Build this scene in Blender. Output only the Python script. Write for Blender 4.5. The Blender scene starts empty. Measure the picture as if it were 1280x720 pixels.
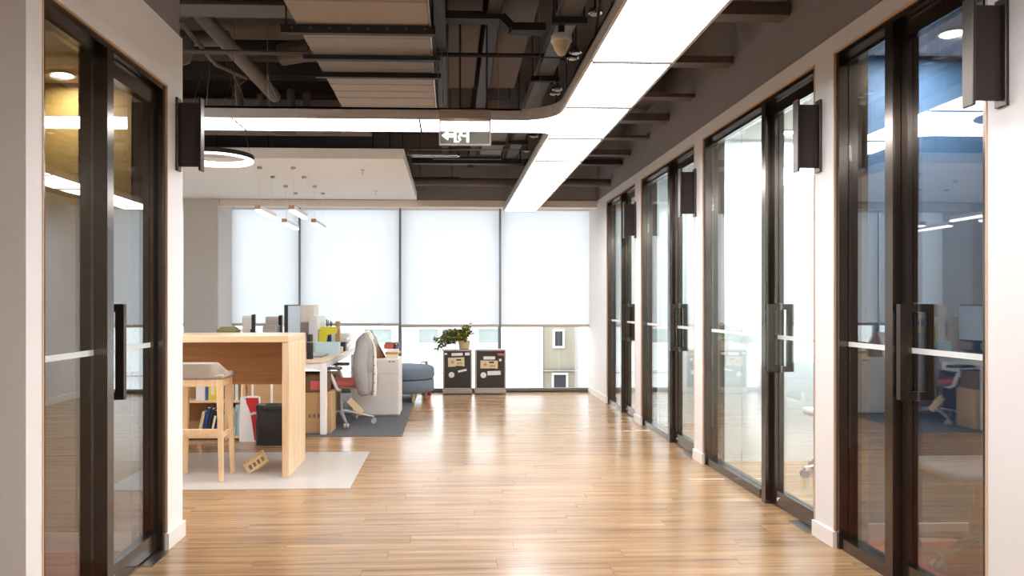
import bpy, bmesh, math, random
from mathutils import Vector, Matrix
R = math.radians
random.seed(7)
scene = bpy.context.scene
COL = scene.collection

# ------------------------------------------------------------------ camera
cam_d = bpy.data.cameras.new('camera')
cam = bpy.data.objects.new('camera', cam_d); COL.objects.link(cam)
cam.location = (0, 0, 1.3)
cam.rotation_euler = (R(90), 0, R(-2.0))
cam_d.sensor_width = 36.0
cam_d.lens = 36.0 * 900 / 1280
cam_d.shift_x = 45.6 / 1280
cam_d.shift_y = 20.0 / 1280
cam_d.clip_start = 0.05
scene.camera = cam
# ------------------------------------------------------------------ sky
world = bpy.data.worlds.new('overcast_sky'); scene.world = world
world.use_nodes = True
bg = world.node_tree.nodes['Background']
bg.inputs[0].default_value = (0.93, 0.97, 1.0, 1)
bg.inputs[1].default_value = 2.15
# daylight portals on the window wall (guide sampling only)
def portal(loc, sx, sy, rot):
    l = bpy.data.lights.new('window_portal', 'AREA'); l.shape = 'RECTANGLE'; l.size = sx; l.size_y = sy
    l.cycles.is_portal = True
    o = bpy.data.objects.new('window_portal', l); COL.objects.link(o); o.location = loc; o.rotation_euler = rot
    o['kind'] = 'helper'
portal((-1.9, 10.75, 1.37), 8.2, 2.74, (R(-90), 0, 0))
# ------------------------------------------------------------------ exposure
vs = scene.view_settings
scene.display_settings.display_device = 'sRGB'
vs.view_transform = 'Standard'; vs.look = 'None'; vs.gamma = 1; vs.use_curve_mapping = False
vs.exposure = 1.12
LAMP_E = 7.6          # emission of the ceiling lamp diffusers
scene.cycles.max_bounces = 12; scene.cycles.diffuse_bounces = 8; scene.cycles.glossy_bounces = 5
scene.cycles.transparent_max_bounces = 24; scene.cycles.transmission_bounces = 6
scene.cycles.caustics_reflective = False; scene.cycles.caustics_refractive = False
scene.cycles.sample_clamp_indirect = 6

# ------------------------------------------------------------------ materials
MATS = {}
def lin(c):
    return tuple(((x / 255 / 12.92) if x / 255 < .04045 else ((x / 255 + .055) / 1.055) ** 2.4) for x in c) + (1,)
def mat(name, rgb, rough=.6, metal=0, noise=0, scale=8, bump=0, bscale=60, coat=0, spec=.5, sheen=0):
    if name in MATS: return MATS[name]
    m = bpy.data.materials.new(name); m.use_nodes = True; MATS[name] = m
    nt = m.node_tree; b = nt.nodes['Principled BSDF']
    c = lin(rgb)
    b.inputs['Base Color'].default_value = c
    b.inputs['Roughness'].default_value = rough; b.inputs['Metallic'].default_value = metal
    b.inputs['Coat Weight'].default_value = coat; b.inputs['Specular IOR Level'].default_value = spec
    b.inputs['Sheen Weight'].default_value = sheen
    if noise or bump:
        tc = nt.nodes.new('ShaderNodeTexCoord')
        n = nt.nodes.new('ShaderNodeTexNoise'); n.inputs['Scale'].default_value = scale; n.inputs['Detail'].default_value = 4
        nt.links.new(tc.outputs['Object'], n.inputs['Vector'])
        if noise:
            mx = nt.nodes.new('ShaderNodeMix'); mx.data_type = 'RGBA'
            mx.inputs[6].default_value = tuple(x * (1 - noise) for x in c[:3]) + (1,)
            mx.inputs[7].default_value = tuple(min(1, x * (1 + noise)) for x in c[:3]) + (1,)
            nt.links.new(n.outputs['Fac'], mx.inputs[0]); nt.links.new(mx.outputs[2], b.inputs['Base Color'])
        if bump:
            n2 = nt.nodes.new('ShaderNodeTexNoise'); n2.inputs['Scale'].default_value = bscale; n2.inputs['Detail'].default_value = 3
            nt.links.new(tc.outputs['Object'], n2.inputs['Vector'])
            bp = nt.nodes.new('ShaderNodeBump'); bp.inputs['Strength'].default_value = bump; bp.inputs['Distance'].default_value = .01
            nt.links.new(n2.outputs['Fac'], bp.inputs['Height']); nt.links.new(bp.outputs['Normal'], b.inputs['Normal'])
    return m
def wood(name, dark, light, axis=0, rough=.45, var=.0, coat=0, sc=1.0):
    """streaky grain along one axis of the object; var adds plank to plank variation"""
    m = bpy.data.materials.new(name); m.use_nodes = True; MATS[name] = m
    nt = m.node_tree; b = nt.nodes['Principled BSDF']; N = nt.nodes.new; L = nt.links.new
    b.inputs['Roughness'].default_value = rough; b.inputs['Coat Weight'].default_value = coat
    b.inputs['Coat Roughness'].default_value = .15
    tc = N('ShaderNodeTexCoord'); mp = N('ShaderNodeMapping')
    s = [26 * sc, 26 * sc, 26 * sc]; s[axis] = 1.3 * sc; mp.inputs['Scale'].default_value = s
    L(tc.outputs['Object'], mp.inputs['Vector'])
    oi = N('ShaderNodeObjectInfo'); ge = N('ShaderNodeNewGeometry')
    ad = N('ShaderNodeMath'); ad.operation = 'ADD'; L(oi.outputs['Random'], ad.inputs[0]); L(ge.outputs['Random Per Island'], ad.inputs[1])
    fr = N('ShaderNodeMath'); fr.operation = 'FRACT'; L(ad.outputs[0], fr.inputs[0])
    off = N('ShaderNodeMath'); off.operation = 'MULTIPLY'; off.inputs[1].default_value = 50; L(fr.outputs[0], off.inputs[0])
    va = N('ShaderNodeVectorMath'); L(mp.outputs['Vector'], va.inputs[0]); L(off.outputs[0], va.inputs[1])
    n = N('ShaderNodeTexNoise'); n.inputs['Scale'].default_value = 1; n.inputs['Detail'].default_value = 6; n.inputs['Roughness'].default_value = .62
    L(va.outputs[0], n.inputs['Vector'])
    mx = N('ShaderNodeMix'); mx.data_type = 'RGBA'; mx.inputs[6].default_value = lin(dark); mx.inputs[7].default_value = lin(light)
    rp = N('ShaderNodeMapRange'); rp.inputs[1].default_value = .3; rp.inputs[2].default_value = .7
    L(n.outputs['Fac'], rp.inputs[0]); L(rp.outputs[0], mx.inputs[0])
    out = mx.outputs[2]
    if var:
        vr = N('ShaderNodeMapRange'); vr.inputs[3].default_value = 1 - var; vr.inputs[4].default_value = 1 + var; L(fr.outputs[0], vr.inputs[0])
        hv = N('ShaderNodeHueSaturation'); L(vr.outputs[0], hv.inputs['Value']); L(out, hv.inputs['Color']); out = hv.outputs[0]
    L(out, b.inputs['Base Color'])
    return m
def emit(name, rgb, strength):
    m = bpy.data.materials.new(name); m.use_nodes = True; nt = m.node_tree; nt.nodes.clear()
    e = nt.nodes.new('ShaderNodeEmission'); e.inputs[0].default_value = lin(rgb); e.inputs[1].default_value = strength
    o = nt.nodes.new('ShaderNodeOutputMaterial'); nt.links.new(e.outputs[0], o.inputs[0]); return m
def glass(name, tint=(245, 250, 248), ior=1.5, boost=1.0):
    m = bpy.data.materials.new(name); m.use_nodes = True; nt = m.node_tree; nt.nodes.clear(); N = nt.nodes.new; L = nt.links.new
    t = N('ShaderNodeBsdfTransparent'); t.inputs[0].default_value = lin(tint)
    g = N('ShaderNodeBsdfGlossy'); g.inputs['Roughness'].default_value = 0.0
    lw = N('ShaderNodeLayerWeight'); lw.inputs[0].default_value = .5      # Facing = 1 - cos
    p5 = N('ShaderNodeMath'); p5.operation = 'POWER'; p5.inputs[1].default_value = 5; L(lw.outputs['Facing'], p5.inputs[0])
    f0 = boost
    k = N('ShaderNodeMath'); k.operation = 'MULTIPLY_ADD'; k.inputs[1].default_value = 1 - f0; k.inputs[2].default_value = f0; k.use_clamp = True; L(p5.outputs[0], k.inputs[0])
    mx = N('ShaderNodeMixShader'); L(k.outputs[0], mx.inputs[0]); L(t.outputs[0], mx.inputs[1]); L(g.outputs[0], mx.inputs[2])
    o = N('ShaderNodeOutputMaterial'); L(mx.outputs[0], o.inputs[0]); return m
def blindmat(name, rgb, trans=.55):
    m = bpy.data.materials.new(name); m.use_nodes = True; nt = m.node_tree; nt.nodes.clear(); N = nt.nodes.new; L = nt.links.new
    d = N('ShaderNodeBsdfDiffuse'); d.inputs[0].default_value = lin(rgb)
    t = N('ShaderNodeBsdfTranslucent'); t.inputs[0].default_value = lin(rgb)
    mx = N('ShaderNodeMixShader'); mx.inputs[0].default_value = trans; L(d.outputs[0], mx.inputs[1]); L(t.outputs[0], mx.inputs[2])
    o = N('ShaderNodeOutputMaterial'); L(mx.outputs[0], o.inputs[0]); return m
def filmmat(name, rgb, alpha, rough):
    m = bpy.data.materials.new(name); m.use_nodes = True; nt = m.node_tree; b = nt.nodes['Principled BSDF']
    b.inputs['Base Color'].default_value = lin(rgb); b.inputs['Roughness'].default_value = rough; b.inputs['Alpha'].default_value = alpha
    return m

WHITE = mat('white_paint', (232, 228, 225), .7, noise=.015, scale=3)
WHITE2 = mat('white_gypsum', (246, 243, 239), .75, noise=.01, scale=2)
GREYWALL = mat('grey_paint', (206, 201, 196), .75, noise=.02, scale=2)
BASEB = mat('baseboard_white', (240, 235, 228), .5)
DARKPAINT = mat('dark_ceiling_paint', (80, 72, 70), .8, noise=.12, scale=4, bump=.15, bscale=25)
DARKWALL = mat('dark_wall_paint', (150, 145, 145), .85, noise=.06, scale=3)
DECK = mat('concrete_deck_dark', (104, 96, 92), .9, noise=.15, scale=2, bump=.3, bscale=12)
PIPE = mat('dark_pipe_paint', (98, 88, 82), .6, noise=.1, scale=6)
STRUT = mat('black_strut', (44, 38, 36), .6)
DUCT = mat('grey_duct_wrap', (158, 149, 141), .75, noise=.05, scale=5, bump=.08, bscale=40)
TRAY = mat('grey_cable_tray', (120, 114, 110), .5, metal=.2, noise=.05)
HOUSING = mat('lamp_housing_grey', (196, 190, 184), .5)
DIFF = emit('lamp_diffuser', (248, 250, 255), LAMP_E)
DOWN = emit('downlight_glow', (255, 246, 232), 14)
FRAME = mat('dark_steel_frame', (106, 96, 88), .19, metal=.9, noise=.08, scale=3)
HANDLE = mat('dark_handle_metal', (84, 75, 69), .35, metal=.8)
CHROME = mat('chrome', (215, 215, 215), .15, metal=1)
STEEL = mat('brushed_steel', (185, 180, 174), .3, metal=1)
GLASS = glass('door_glass', (247, 251, 250), 1.6, .21)
WGLASS = glass('window_glass', (250, 252, 252), 1.45, .035)
STRIP = mat('frosted_strip', (225, 228, 226), .5)
BLIND = blindmat('blind_fabric', (238, 240, 243), .6)
BLINDBAR = mat('blind_bar', (190, 178, 166), .5)
MULL = mat('window_mullion', (120, 118, 118), .45, metal=.3)
FLOORW = wood('oak_floor', (132, 98, 68), (192, 152, 110), 0, .24, .10, .2)
SUBF = mat('joint_brown', (118, 86, 60), .6)
CARPET = mat('charcoal_carpet', (92, 90, 90), .95, noise=.25, scale=60, bump=.5, bscale=300)
REDC = mat('red_carpet', (176, 58, 56), .95, noise=.2, scale=80, bump=.4, bscale=300)
BLUEW = mat('blue_wall_paint', (62, 92, 128), .7, noise=.04)
OCHREW = mat('ochre_wall_paint', (140, 108, 52), .7, noise=.05)
BEECH = wood('beech', (222, 184, 138), (240, 212, 174), 2, .4, 0, .1)
BEECHX = wood('beech_lengthwise', (224, 186, 138), (242, 214, 174), 0, .3, 0, .5)
OAKP = wood('oak_panel', (156, 108, 66), (182, 132, 86), 0, .5)
STOOLW = wood('stool_wood', (226, 188, 142), (244, 214, 172), 2, .45)
TAUPE = mat('taupe_fabric', (176, 164, 150), .9, noise=.12, scale=120, bump=.3, bscale=400)
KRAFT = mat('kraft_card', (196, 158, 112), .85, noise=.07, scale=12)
KRAFTD = mat('kraft_dark_brown', (150, 118, 78), .85, noise=.08, scale=12)  # darker brown card, for the rear carton, a folder and small prints
PAPER = mat('white_paper', (240, 238, 234), .8)
BLACKP = mat('black_plastic', (36, 34, 34), .45)
BLACKB = mat('black_bin_film', (40, 38, 38), .28, bump=.6, bscale=14)
WHITEM = mat('white_metal', (240, 238, 236), .4)
CABW = mat('cabinet_offwhite', (232, 224, 216), .5)
GREYP = mat('grey_plastic', (150, 146, 142), .5)
SCREEN = mat('blank_screen', (190, 202, 214), .2)
OTT = mat('blue_grey_felt', (112, 122, 134), .95, noise=.15, scale=90, bump=.4, bscale=300)
REDP = mat('red_paint', (196, 36, 38), .35)
REDF = mat('red_fabric', (206, 104, 98), .9, noise=.1, scale=80)
YELLOW = mat('yellow_card', (228, 212, 50), .6)
PALEB = mat('pale_blue_card', (196, 222, 226), .6)
NAVY = mat('navy_cloth', (34, 58, 110), .6)
GREYC = mat('grey_puffer', (158, 152, 150), .75, noise=.12, scale=14, bump=.6, bscale=18)
CREAM = mat('cream_lining', (236, 226, 208), .8)
BROWNF = mat('brown_cloth', (150, 112, 88), .95, noise=.2, scale=40, bump=.6, bscale=80)
CASEF = mat('case_aluminium', (182, 172, 160), .45, metal=.3, noise=.05)
CASEB = mat('case_black_face', (62, 54, 50), .75, noise=.1, scale=60)
TAPE = mat('cassette_beige', (226, 204, 164), .6)
LEAF = mat('leaf_green', (104, 112, 68), .5, noise=.35, scale=9)
LEAFY = mat('leaf_yellow_green', (176, 176, 70), .5, noise=.2, scale=9)
BRANCH = mat('stem_brown', (96, 66, 40), .8)
TERRA = mat('planter_beige', (206, 180, 140), .8)
FACADE = mat('white_render', (236, 238, 240), .85)
FACADE2 = mat('cream_render', (190, 180, 164), .85, noise=.05)
WPANE = mat('far_window_pane', (150, 158, 156), .5, noise=.2, scale=1.5)
EXITG = None
MATFILM = filmmat('chair_mat_film', (226, 220, 212), .48, .32)
EXITG = filmmat('exit_panel_greengrey', (170, 175, 164), .75, .25)
GROUND = mat('pale_paving', (200, 200, 198), .9)

# ------------------------------------------------------------------ mesh helpers
class MB:
    def __init__(s): s.v = []; s.f = []; s.sm = []
    def add(s, vs, fs, smooth=False):
        n = len(s.v); s.v += [tuple(p) for p in vs]; s.f += [tuple(i + n for i in f) for f in fs]; s.sm += [smooth] * len(fs); return s
    def box(s, x0, x1, y0, y1, z0, z1):
        v = [(x0,y0,z0),(x1,y0,z0),(x1,y1,z0),(x0,y1,z0),(x0,y0,z1),(x1,y0,z1),(x1,y1,z1),(x0,y1,z1)]
        return s.add(v, [(0,3,2,1),(4,5,6,7),(0,1,5,4),(1,2,6,5),(2,3,7,6),(3,0,4,7)])
    def rbox(s, x0, x1, y0, y1, z0, z1, r=.01, seg=2):
        bm = bmesh.new(); bmesh.ops.create_cube(bm, size=1)
        for v in bm.verts: v.co = ((x0+x1)/2 + v.co.x*(x1-x0), (y0+y1)/2 + v.co.y*(y1-y0), (z0+z1)/2 + v.co.z*(z1-z0))
        bmesh.ops.bevel(bm, geom=bm.edges[:], offset=r, segments=seg, profile=.5, affect='EDGES')
        return s.bm(bm, seg > 1)
    def bm(s, bm, smooth=False, M=None):
        bm.verts.index_update()
        s.add([(M @ v.co if M else v.co) for v in bm.verts], [[v.index for v in f.verts] for f in bm.faces], smooth); bm.free(); return s
    def tube(s, pts, r, seg=8, cap=True, sy=None):
        pts = [Vector(p) for p in pts]; n = len(pts); rr = r if isinstance(r, (list, tuple)) else [r]*n
        vs = []; up = None
        for i, p in enumerate(pts):
            d = (pts[min(i+1,n-1)] - pts[max(i-1,0)]).normalized()
            if up is None:
                up = Vector((0,0,1)) if abs(d.z) < .9 else Vector((0,1,0))
            a = d.cross(up).normalized(); b = a.cross(d).normalized(); up = b
            for k in range(seg):
                t = 2*math.pi*k/seg; vs.append(p + a*math.cos(t)*rr[i] + b*math.sin(t)*rr[i]*(sy or 1))
        fs = [(i*seg+k, i*seg+(k+1)%seg, (i+1)*seg+(k+1)%seg, (i+1)*seg+k) for i in range(n-1) for k in range(seg)]
        s.add(vs, fs, seg > 4)
        if cap:
            m = len(s.v) - len(vs)
            s.f.append(tuple(m + k for k in reversed(range(seg)))); s.sm.append(False)
            s.f.append(tuple(m + (n-1)*seg + k for k in range(seg))); s.sm.append(False)
        return s
    def bar(s, p0, p1, w, h):   # rectangular bar between points, w sideways, h upward
        p0, p1 = Vector(p0), Vector(p1); d = (p1-p0).normalized()
        up = Vector((0,0,1)) if abs(d.z) < .95 else Vector((0,1,0))
        a = d.cross(up).normalized(); b = a.cross(d).normalized()
        vs = [p + a*sx*w/2 + b*sz*h/2 for p in (p0,p1) for sx,sz in ((-1,-1),(1,-1),(1,1),(-1,1))]
        return s.add(vs, [(3,2,1,0),(4,5,6,7),(0,1,5,4),(1,2,6,5),(2,3,7,6),(3,0,4,7)])
    def taper(s, p0, p1, a0, a1):  # square bar tapering from half-size a0 to a1
        p0, p1 = Vector(p0), Vector(p1)
        vs = [p + Vector((sx*a, sz*a, 0)) for p, a in ((p0,a0),(p1,a1)) for sx,sz in ((-1,-1),(1,-1),(1,1),(-1,1))]
        return s.add(vs, [(3,2,1,0),(4,5,6,7),(0,1,5,4),(1,2,6,5),(2,3,7,6),(3,0,4,7)])
    def lathe(s, prof, c=(0,0,0), seg=20, smooth=True, sx=1, sy=1):
        vs = []; n = len(prof)
        for r, z in prof:
            for k in range(seg):
                t = 2*math.pi*k/seg; vs.append((c[0]+r*math.cos(t)*sx, c[1]+r*math.sin(t)*sy, c[2]+z))
        fs = [(i*seg+k, i*seg+(k+1)%seg, (i+1)*seg+(k+1)%seg, (i+1)*seg+k) for i in range(n-1) for k in range(seg)]
        fs2 = [tuple(reversed(range(seg))), tuple((n-1)*seg+k for k in range(seg))]
        s.add(vs, fs, smooth); m = len(s.v)-len(vs)
        for f in fs2: s.f.append(tuple(m+i for i in f)); s.sm.append(False)
        return s
    def prism(s, outline, y0, y1):   # outline in x,z extruded along y
        n = len(outline); vs = [(x,y0,z) for x,z in outline] + [(x,y1,z) for x,z in outline]
        return s.add(vs, [tuple(range(n)), tuple(reversed(range(n,2*n)))] + [(i,i+n,(i+1)%n+n,(i+1)%n) for i in range(n)])
    def prismz(s, outline, z0, z1):
        n = len(outline); vs = [(x,y,z0) for x,y in outline] + [(x,y,z1) for x,y in outline]
        return s.add(vs, [tuple(reversed(range(n))), tuple(range(n,2*n))] + [(i,(i+1)%n,(i+1)%n+n,i+n) for i in range(n)])
def W(o):
    t = Vector((0,0,0))
    while o is not None: t = t + o.location; o = o.parent
    return t
def obj(name, mb, m, parent=None, fixn=False, centre=False):
    off = W(parent) if parent else Vector((0,0,0))
    me = bpy.data.meshes.new(name)
    loc = Vector((0,0,0))
    if centre or parent is None:
        xs = list(zip(*mb.v)); loc = Vector(((min(xs[0])+max(xs[0]))/2, (min(xs[1])+max(xs[1]))/2, min(xs[2]))) - off
    o2 = off + loc
    me.from_pydata([(p[0]-o2.x, p[1]-o2.y, p[2]-o2.z) for p in mb.v], [], mb.f); me.update()
    me.polygons.foreach_set('use_smooth', mb.sm)
    if any(mb.sm):
        try: me.set_sharp_from_angle(angle=R(40))
        except Exception: pass
    if fixn:
        b = bmesh.new(); b.from_mesh(me); bmesh.ops.recalc_face_normals(b, faces=b.faces[:]); b.to_mesh(me); b.free()
    me.materials.append(m)
    o = bpy.data.objects.new(name, me); COL.objects.link(o); o.location = loc
    if parent: o.parent = parent
    return o
def tag(o, label, cat, group=None, kind=None):
    o['label'] = label
    if cat: o['category'] = cat
    if group: o['group'] = group
    if kind: o['kind'] = kind
    return o
def thing(name, loc, label, cat, group=None):
    o = bpy.data.objects.new(name, None); COL.objects.link(o); o.location = loc; o.empty_display_size = .1
    return tag(o, label, cat, group)
def struct(name, mb, m, parent=None, label=None):
    o = obj(name, mb, m, parent)
    if not parent: o['kind'] = 'structure'
    if label: o['label'] = label
    return o
def sempty(name, loc, label=None):
    o = bpy.data.objects.new(name, None); COL.objects.link(o); o.location = loc; o['kind'] = 'structure'
    if label: o['label'] = label
    return o
def kids(o): return [c for c in COL.objects if c.parent == o]
def dup(src, loc, label, rz=None, group=None):
    def cp(o, par):
        c = o.copy(); COL.objects.link(c); c.parent = par
        for k in list(o.children): cp(k, c)
        return c
    r = cp(src, None); r.location = loc; r['label'] = label
    if rz is not None: r.rotation_euler = (0,0,rz)
    if group: r['group'] = group
    return r

# ================================================================== SETTING
XR, XL, HR = 2.05, -1.50, 2.74      # corridor wall planes, white wall top
DECKZ = 3.65
# ---- floor: sub floor with single planks laid crosswise
fl = MB(); fl.box(-6.1, 2.2, -3.2, 10.9, -.2, -.012)
floor = struct('floor', fl, SUBF)
PW, PL, PT = .125, 1.22, .012
pm = MB(); pm.rbox(-PL/2+.0004, PL/2-.0004, -PW/2+.0004, PW/2-.0004, -.011, 0, .0006, 1)
plank_me = None
cells = []
row = 0; y = -3.2
while y < 10.85:
    x0, x1 = (-6.1, 2.2) if y > 4.0 else (-2.6, 2.2)
    x = x0 - ((row * .457) % 1.0) * PL
    while x < x1:
        a, b = max(x, x0), min(x + PL, x1)
        if b - a > .05: cells.append((a, b, y + PW/2))
        x += PL
    row += 1; y += PW
def in_view(c):
    a, b, y = c
    if y < 3.35: return 1e9
    if y < 4.1 and b < -1.5: return 1e9
    if b < -.64 * y: return 1e9
    if y > 5.1 and y < 6.25 and b < -.7: return 1e9
    if y > 7.2 and b < -.5: return 1e9
    return y * y / max(.3, (b - a))
order = sorted(range(len(cells)), key=lambda i: in_view(cells[i]))
solo = set(order[:290])
for i in order[:290]:
    a, b, yy = cells[i]
    if plank_me is None:
        p = obj('plank', pm, FLOORW); p.data.transform(Matrix.Translation(Vector((0, 0, -.011)))); p.parent = floor; plank_me = p.data
    else:
        p = bpy.data.objects.new('plank', plank_me); COL.objects.link(p); p.parent = floor
    p.location = Vector(((a+b)/2, yy, 0)) - floor.location
    p.scale = ((b-a)/PL, 1, 1)
rest = MB()
for i, (a, b, yy) in enumerate(cells):
    if i not in solo: rest.box(a+.0008, b-.0008, yy-PW/2+.0008, yy+PW/2-.0008, -.011, 0)
ro = obj('plank', rest, FLOORW, floor); ro['kind'] = 'stuff'
# room floors beyond the glass
struct('floor_booth_right', MB().box(2.2, 5.2, 1.0, 3.86, -.2, 0), REDC)
struct('floor_booth_left', MB().box(-4.2, -1.6, 2.7, 3.9, -.012, .003), REDC)
rf = struct('floor_rooms_right', MB().box(2.2, 6.2, 3.86, 10.9, -.2, -.012), SUBF)
rp = MB(); row = 0; y = 4.0
while y < 10.8:
    x = 2.2 - ((row*.457) % 1)*PL
    while x < 6.2:
        a, b = max(x, 2.2), min(x+PL, 6.2)
        if b-a > .05: rp.box(a+.0008, b-.0008, y+.0008, y+PW-.0008, -.011, 0)
        x += PL
    row += 1; y += PW
o = obj('plank', rp, FLOORW, rf); o['kind'] = 'stuff'
struct('carpet_floor', MB().rbox(-6.0, -.474, 7.09, 10.5, 0, .006, .002, 1), CARPET, label='charcoal carpet field under the desks')

# ---- right wall: piers and header
def piers(xf, xb, spans, z1): 
    m = MB()
    for a, b in spans: m.box(xf, xb, a, b, 0, z1)
    return m
RP = [(-3.2, 2.68), (3.78, 3.98), (5.78, 5.98), (7.68, 7.92), (9.38, 10.62)]
ROP = [(2.68, 3.78), (3.98, 5.78), (5.98, 7.68), (7.92, 9.38)]
wr = piers(XR, XR+.17, RP, HR)
HD = 2.645
for a, b in ROP: wr.box(XR, XR+.17, a, b, HD, HR)
struct('wall_right', wr, WHITE)
for a, b in RP:
    m = MB()
    m.box(XR-.013, XR, a-.013, b+.013 if b < 10 else b, 0, .085)
    for yy, s in ((a-.013, 0), (b, 1)):
        if -3 < yy < 10.5: m.box(XR, XR+.17 if s else XR+.05, yy, yy+.013, 0, .085)
    struct('baseboard_right', m, BASEB)
struct('wall_right_upper', MB().box(XR+.012, XR+.17, -3.2, 10.0, HR, DECKZ), DARKWALL)
# ---- left block
LH, LD = 2.785, 2.46
wl = MB(); wl.box(-4.4, XL, 2.60, 2.70, 0, LH); wl.box(-4.4, XL, 3.87, 4.09, 0, LH); wl.box(XL-.17, XL, 2.70, 3.87, LD, LH)
struct('wall_left', wl, WHITE2)
m = MB(); m.box(XL, XL+.013, 3.86, 4.103, 0, .085); m.box(-4.4, XL, 4.09, 4.103, 0, .085); m.box(XL-.05, XL, 3.857, 3.87, 0, .085)
struct('baseboard_left', m, BASEB)
struct('wall_left_upper', MB().box(-4.4, XL-.012, 2.60, 4.08, LH, DECKZ), DARKWALL)
# booth interiors
struct('wall_booth_left', MB().box(-4.2, -1.68, 3.855, 3.869, 0, 2.46), OCHREW)
struct('ceiling_booth_left', MB().box(-4.2, -1.68, 2.70, 3.855, 2.46, 2.52), mat('booth_ceiling', (214, 196, 164), .8))
struct('baseboard_booth_left', MB().box(-4.2, -1.68, 3.843, 3.855, 0, .1), BASEB)
struct('wall_booth_left_end', MB().box(-4.4, -4.2, 2.70, 3.87, 0, 2.52), OCHREW)
# right rooms: partitions, ceiling, outer wall
struct('wall_partition_blue', MB().box(2.22, 5.2, 3.86, 3.874, 0, 2.66), BLUEW)
struct('baseboard_partition_blue', MB().box(2.22, 5.2, 3.848, 3.86, 0, .1), BASEB)
wp = MB()
for a, b in ((3.874, 3.96), (5.86, 5.96), (7.76, 7.88), (10.5, 10.62)): wp.box(2.22, 6.2, a, b, 0, 2.7)
ROOMW = mat('room_cool_white', (234, 241, 244), .75)
struct('wall_partition', wp, ROOMW)
struct('wall_room_end', MB().box(5.2, 5.3, 1.0, 3.874, 0, 2.7), BLUEW)
struct('wall_room_end_white', MB().box(6.2, 6.3, 3.96, 10.62, 0, 2.7), ROOMW)
struct('wall_booth_front', MB().box(2.22, 5.2, 1.0, 1.1, 0, 2.7), WHITE2)
struct('ceiling_rooms', MB().box(2.22, 6.3, 1.0, 10.62, 2.66, 2.72), WHITE2)
# ---- shell behind the camera and around the office
sh = MB(); sh.box(-2.7, 2.2, -3.3, -3.2, 0, DECKZ); struct('wall_rear', sh, WHITE)
struct('wall_left_rear', MB().box(-2.8, -2.7, -3.2, 2.6, 0, DECKZ), WHITE)
struct('wall_office_left', MB().box(-6.2, -6.1, 4.09, 10.7, 0, DECKZ), WHITE)
struct('wall_office_front', MB().box(-6.1, -4.4, 3.99, 4.09, 0, DECKZ), WHITE)
struct('ceiling', MB().box(-6.3, 2.3, -3.4, 11.0, DECKZ, DECKZ+.15), DECK)
# ---- window wall
struct('trim_window_head', MB().box(-6.1, XR, 10.0, 10.16, 2.648, 2.738), mat('window_head_taupe', (236, 228, 218), .7))
struct('wall_back_upper', MB().box(-6.1, XR+.2, 10.02, 10.2, 2.738, DECKZ), DARKWALL)
struct('ceiling_window_bay', MB().box(-6.1, XR+.17, 10.16, 10.75, 2.74, 2.8), WHITE2)
struct('wall_column', MB().rbox(-3.64, -3.17, 9.95, 10.6, 0, 2.74, .006, 1), GREYWALL)
struct('wall_back_base', MB().box(-6.1, 2.2, 10.66, 10.85, -.1, .02), MULL)
MUL = [-5.8, -4.35, -3.19, -2.2, -.74, .727, 2.09]
for i in range(len(MUL)-1):
    a, b = MUL[i], MUL[i+1]
    w = sempty('window_%d' % (i+1), ((a+b)/2, 10.66, 0))
    obj('mullion', MB().box(a-.022, a+.022, 10.60, 10.72, .03, 2.74), MULL, w)
    obj('bottom_rail', MB().box(a+.022, b-.022, 10.61, 10.70, .015, .055), MULL, w)
    obj('transom', MB().box(a+.022, b-.022, 10.66, 10.70, .30, .306), STRIP, w)
    obj('pane', MB().box(a+.022, b-.022, 10.672, 10.684, .055, 2.74), WGLASS, w)
    if i == len(MUL)-2: obj('mullion', MB().box(b-.022, b+.022, 10.60, 10.72, .03, 2.74), MULL, w)
BL = ['white roller blind left of the grey column, out of sight', 'white roller blind behind the grey column', 'narrow white roller blind next to the grey column, above the monitors', 'white roller blind above the office chair and off-white cabinet', 'white roller blind above the ottoman and potted plant', 'white roller blind in the corner beside the glass doors']
for i in range(1, len(MUL)-1):
    a, b = MUL[i]+.02, MUL[i+1]-.012
    zb = .985 if i < 4 else .965
    t = thing('roller_blind', ((a+b)/2, 10.575, zb), BL[i], 'blind', 'roller blinds on the window wall')
    obj('blind_fabric', MB().box(a, b, 10.574, 10.576, zb+.03, 2.735), BLIND, t)
    obj('bottom_bar', MB().rbox(a, b, 10.566, 10.584, zb-.005, zb+.035, .006), BLINDBAR, t)
    obj('roller', MB().tube([(a, 10.58, 2.70), (b, 10.58, 2.70)], .03, 12), WHITEM, t)

# ---- outside
struct('ground', MB().box(-40, 40, 11, 60, -3.2, -3.0), GROUND)
def bld_window(t, xa, xb, za, zb, y, m=WPANE):
    f = MB()
    for q in ((xa-.06, xa, za-.06, zb+.06), (xb, xb+.06, za-.06, zb+.06), (xa, xb, zb, zb+.06), (xa, xb, za-.06, za)): f.box(q[0], q[1], y-.05, y+.05, q[2], q[3])
    fr = obj('window_frame', f, WHITEM, t)
    obj('pane', MB().box(xa, xb, y-.01, y+.0, za, zb), m, fr)
t = thing('white_building', (-4, 17, -3), 'bright white building outside, beyond the windows behind the ottoman and planted case', 'building')
obj('wall', MB().box(-14, 2.06, 16, 19, -3, 1.2), FACADE, t)
obj('pilaster', MB().box(-1.05, -.82, 15.9, 16, -3, 1.2), FACADE2, t)
obj('ledge', MB().box(-14, 2.06, 15.97, 16, -.25, -.22), FACADE2, t)
for xa, xb in ((-4.9, -4.2), (-3.2, -2.4), (-1.9, -1.3), (-.7, -.28), (-.18, .22), (.62, 1.06)): bld_window(t, xa, xb, .44, .75, 15.98)
t = thing('cream_building', (4, 21, -3), 'cream building with a small white framed window, seen through the corner pane', 'building')
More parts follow.
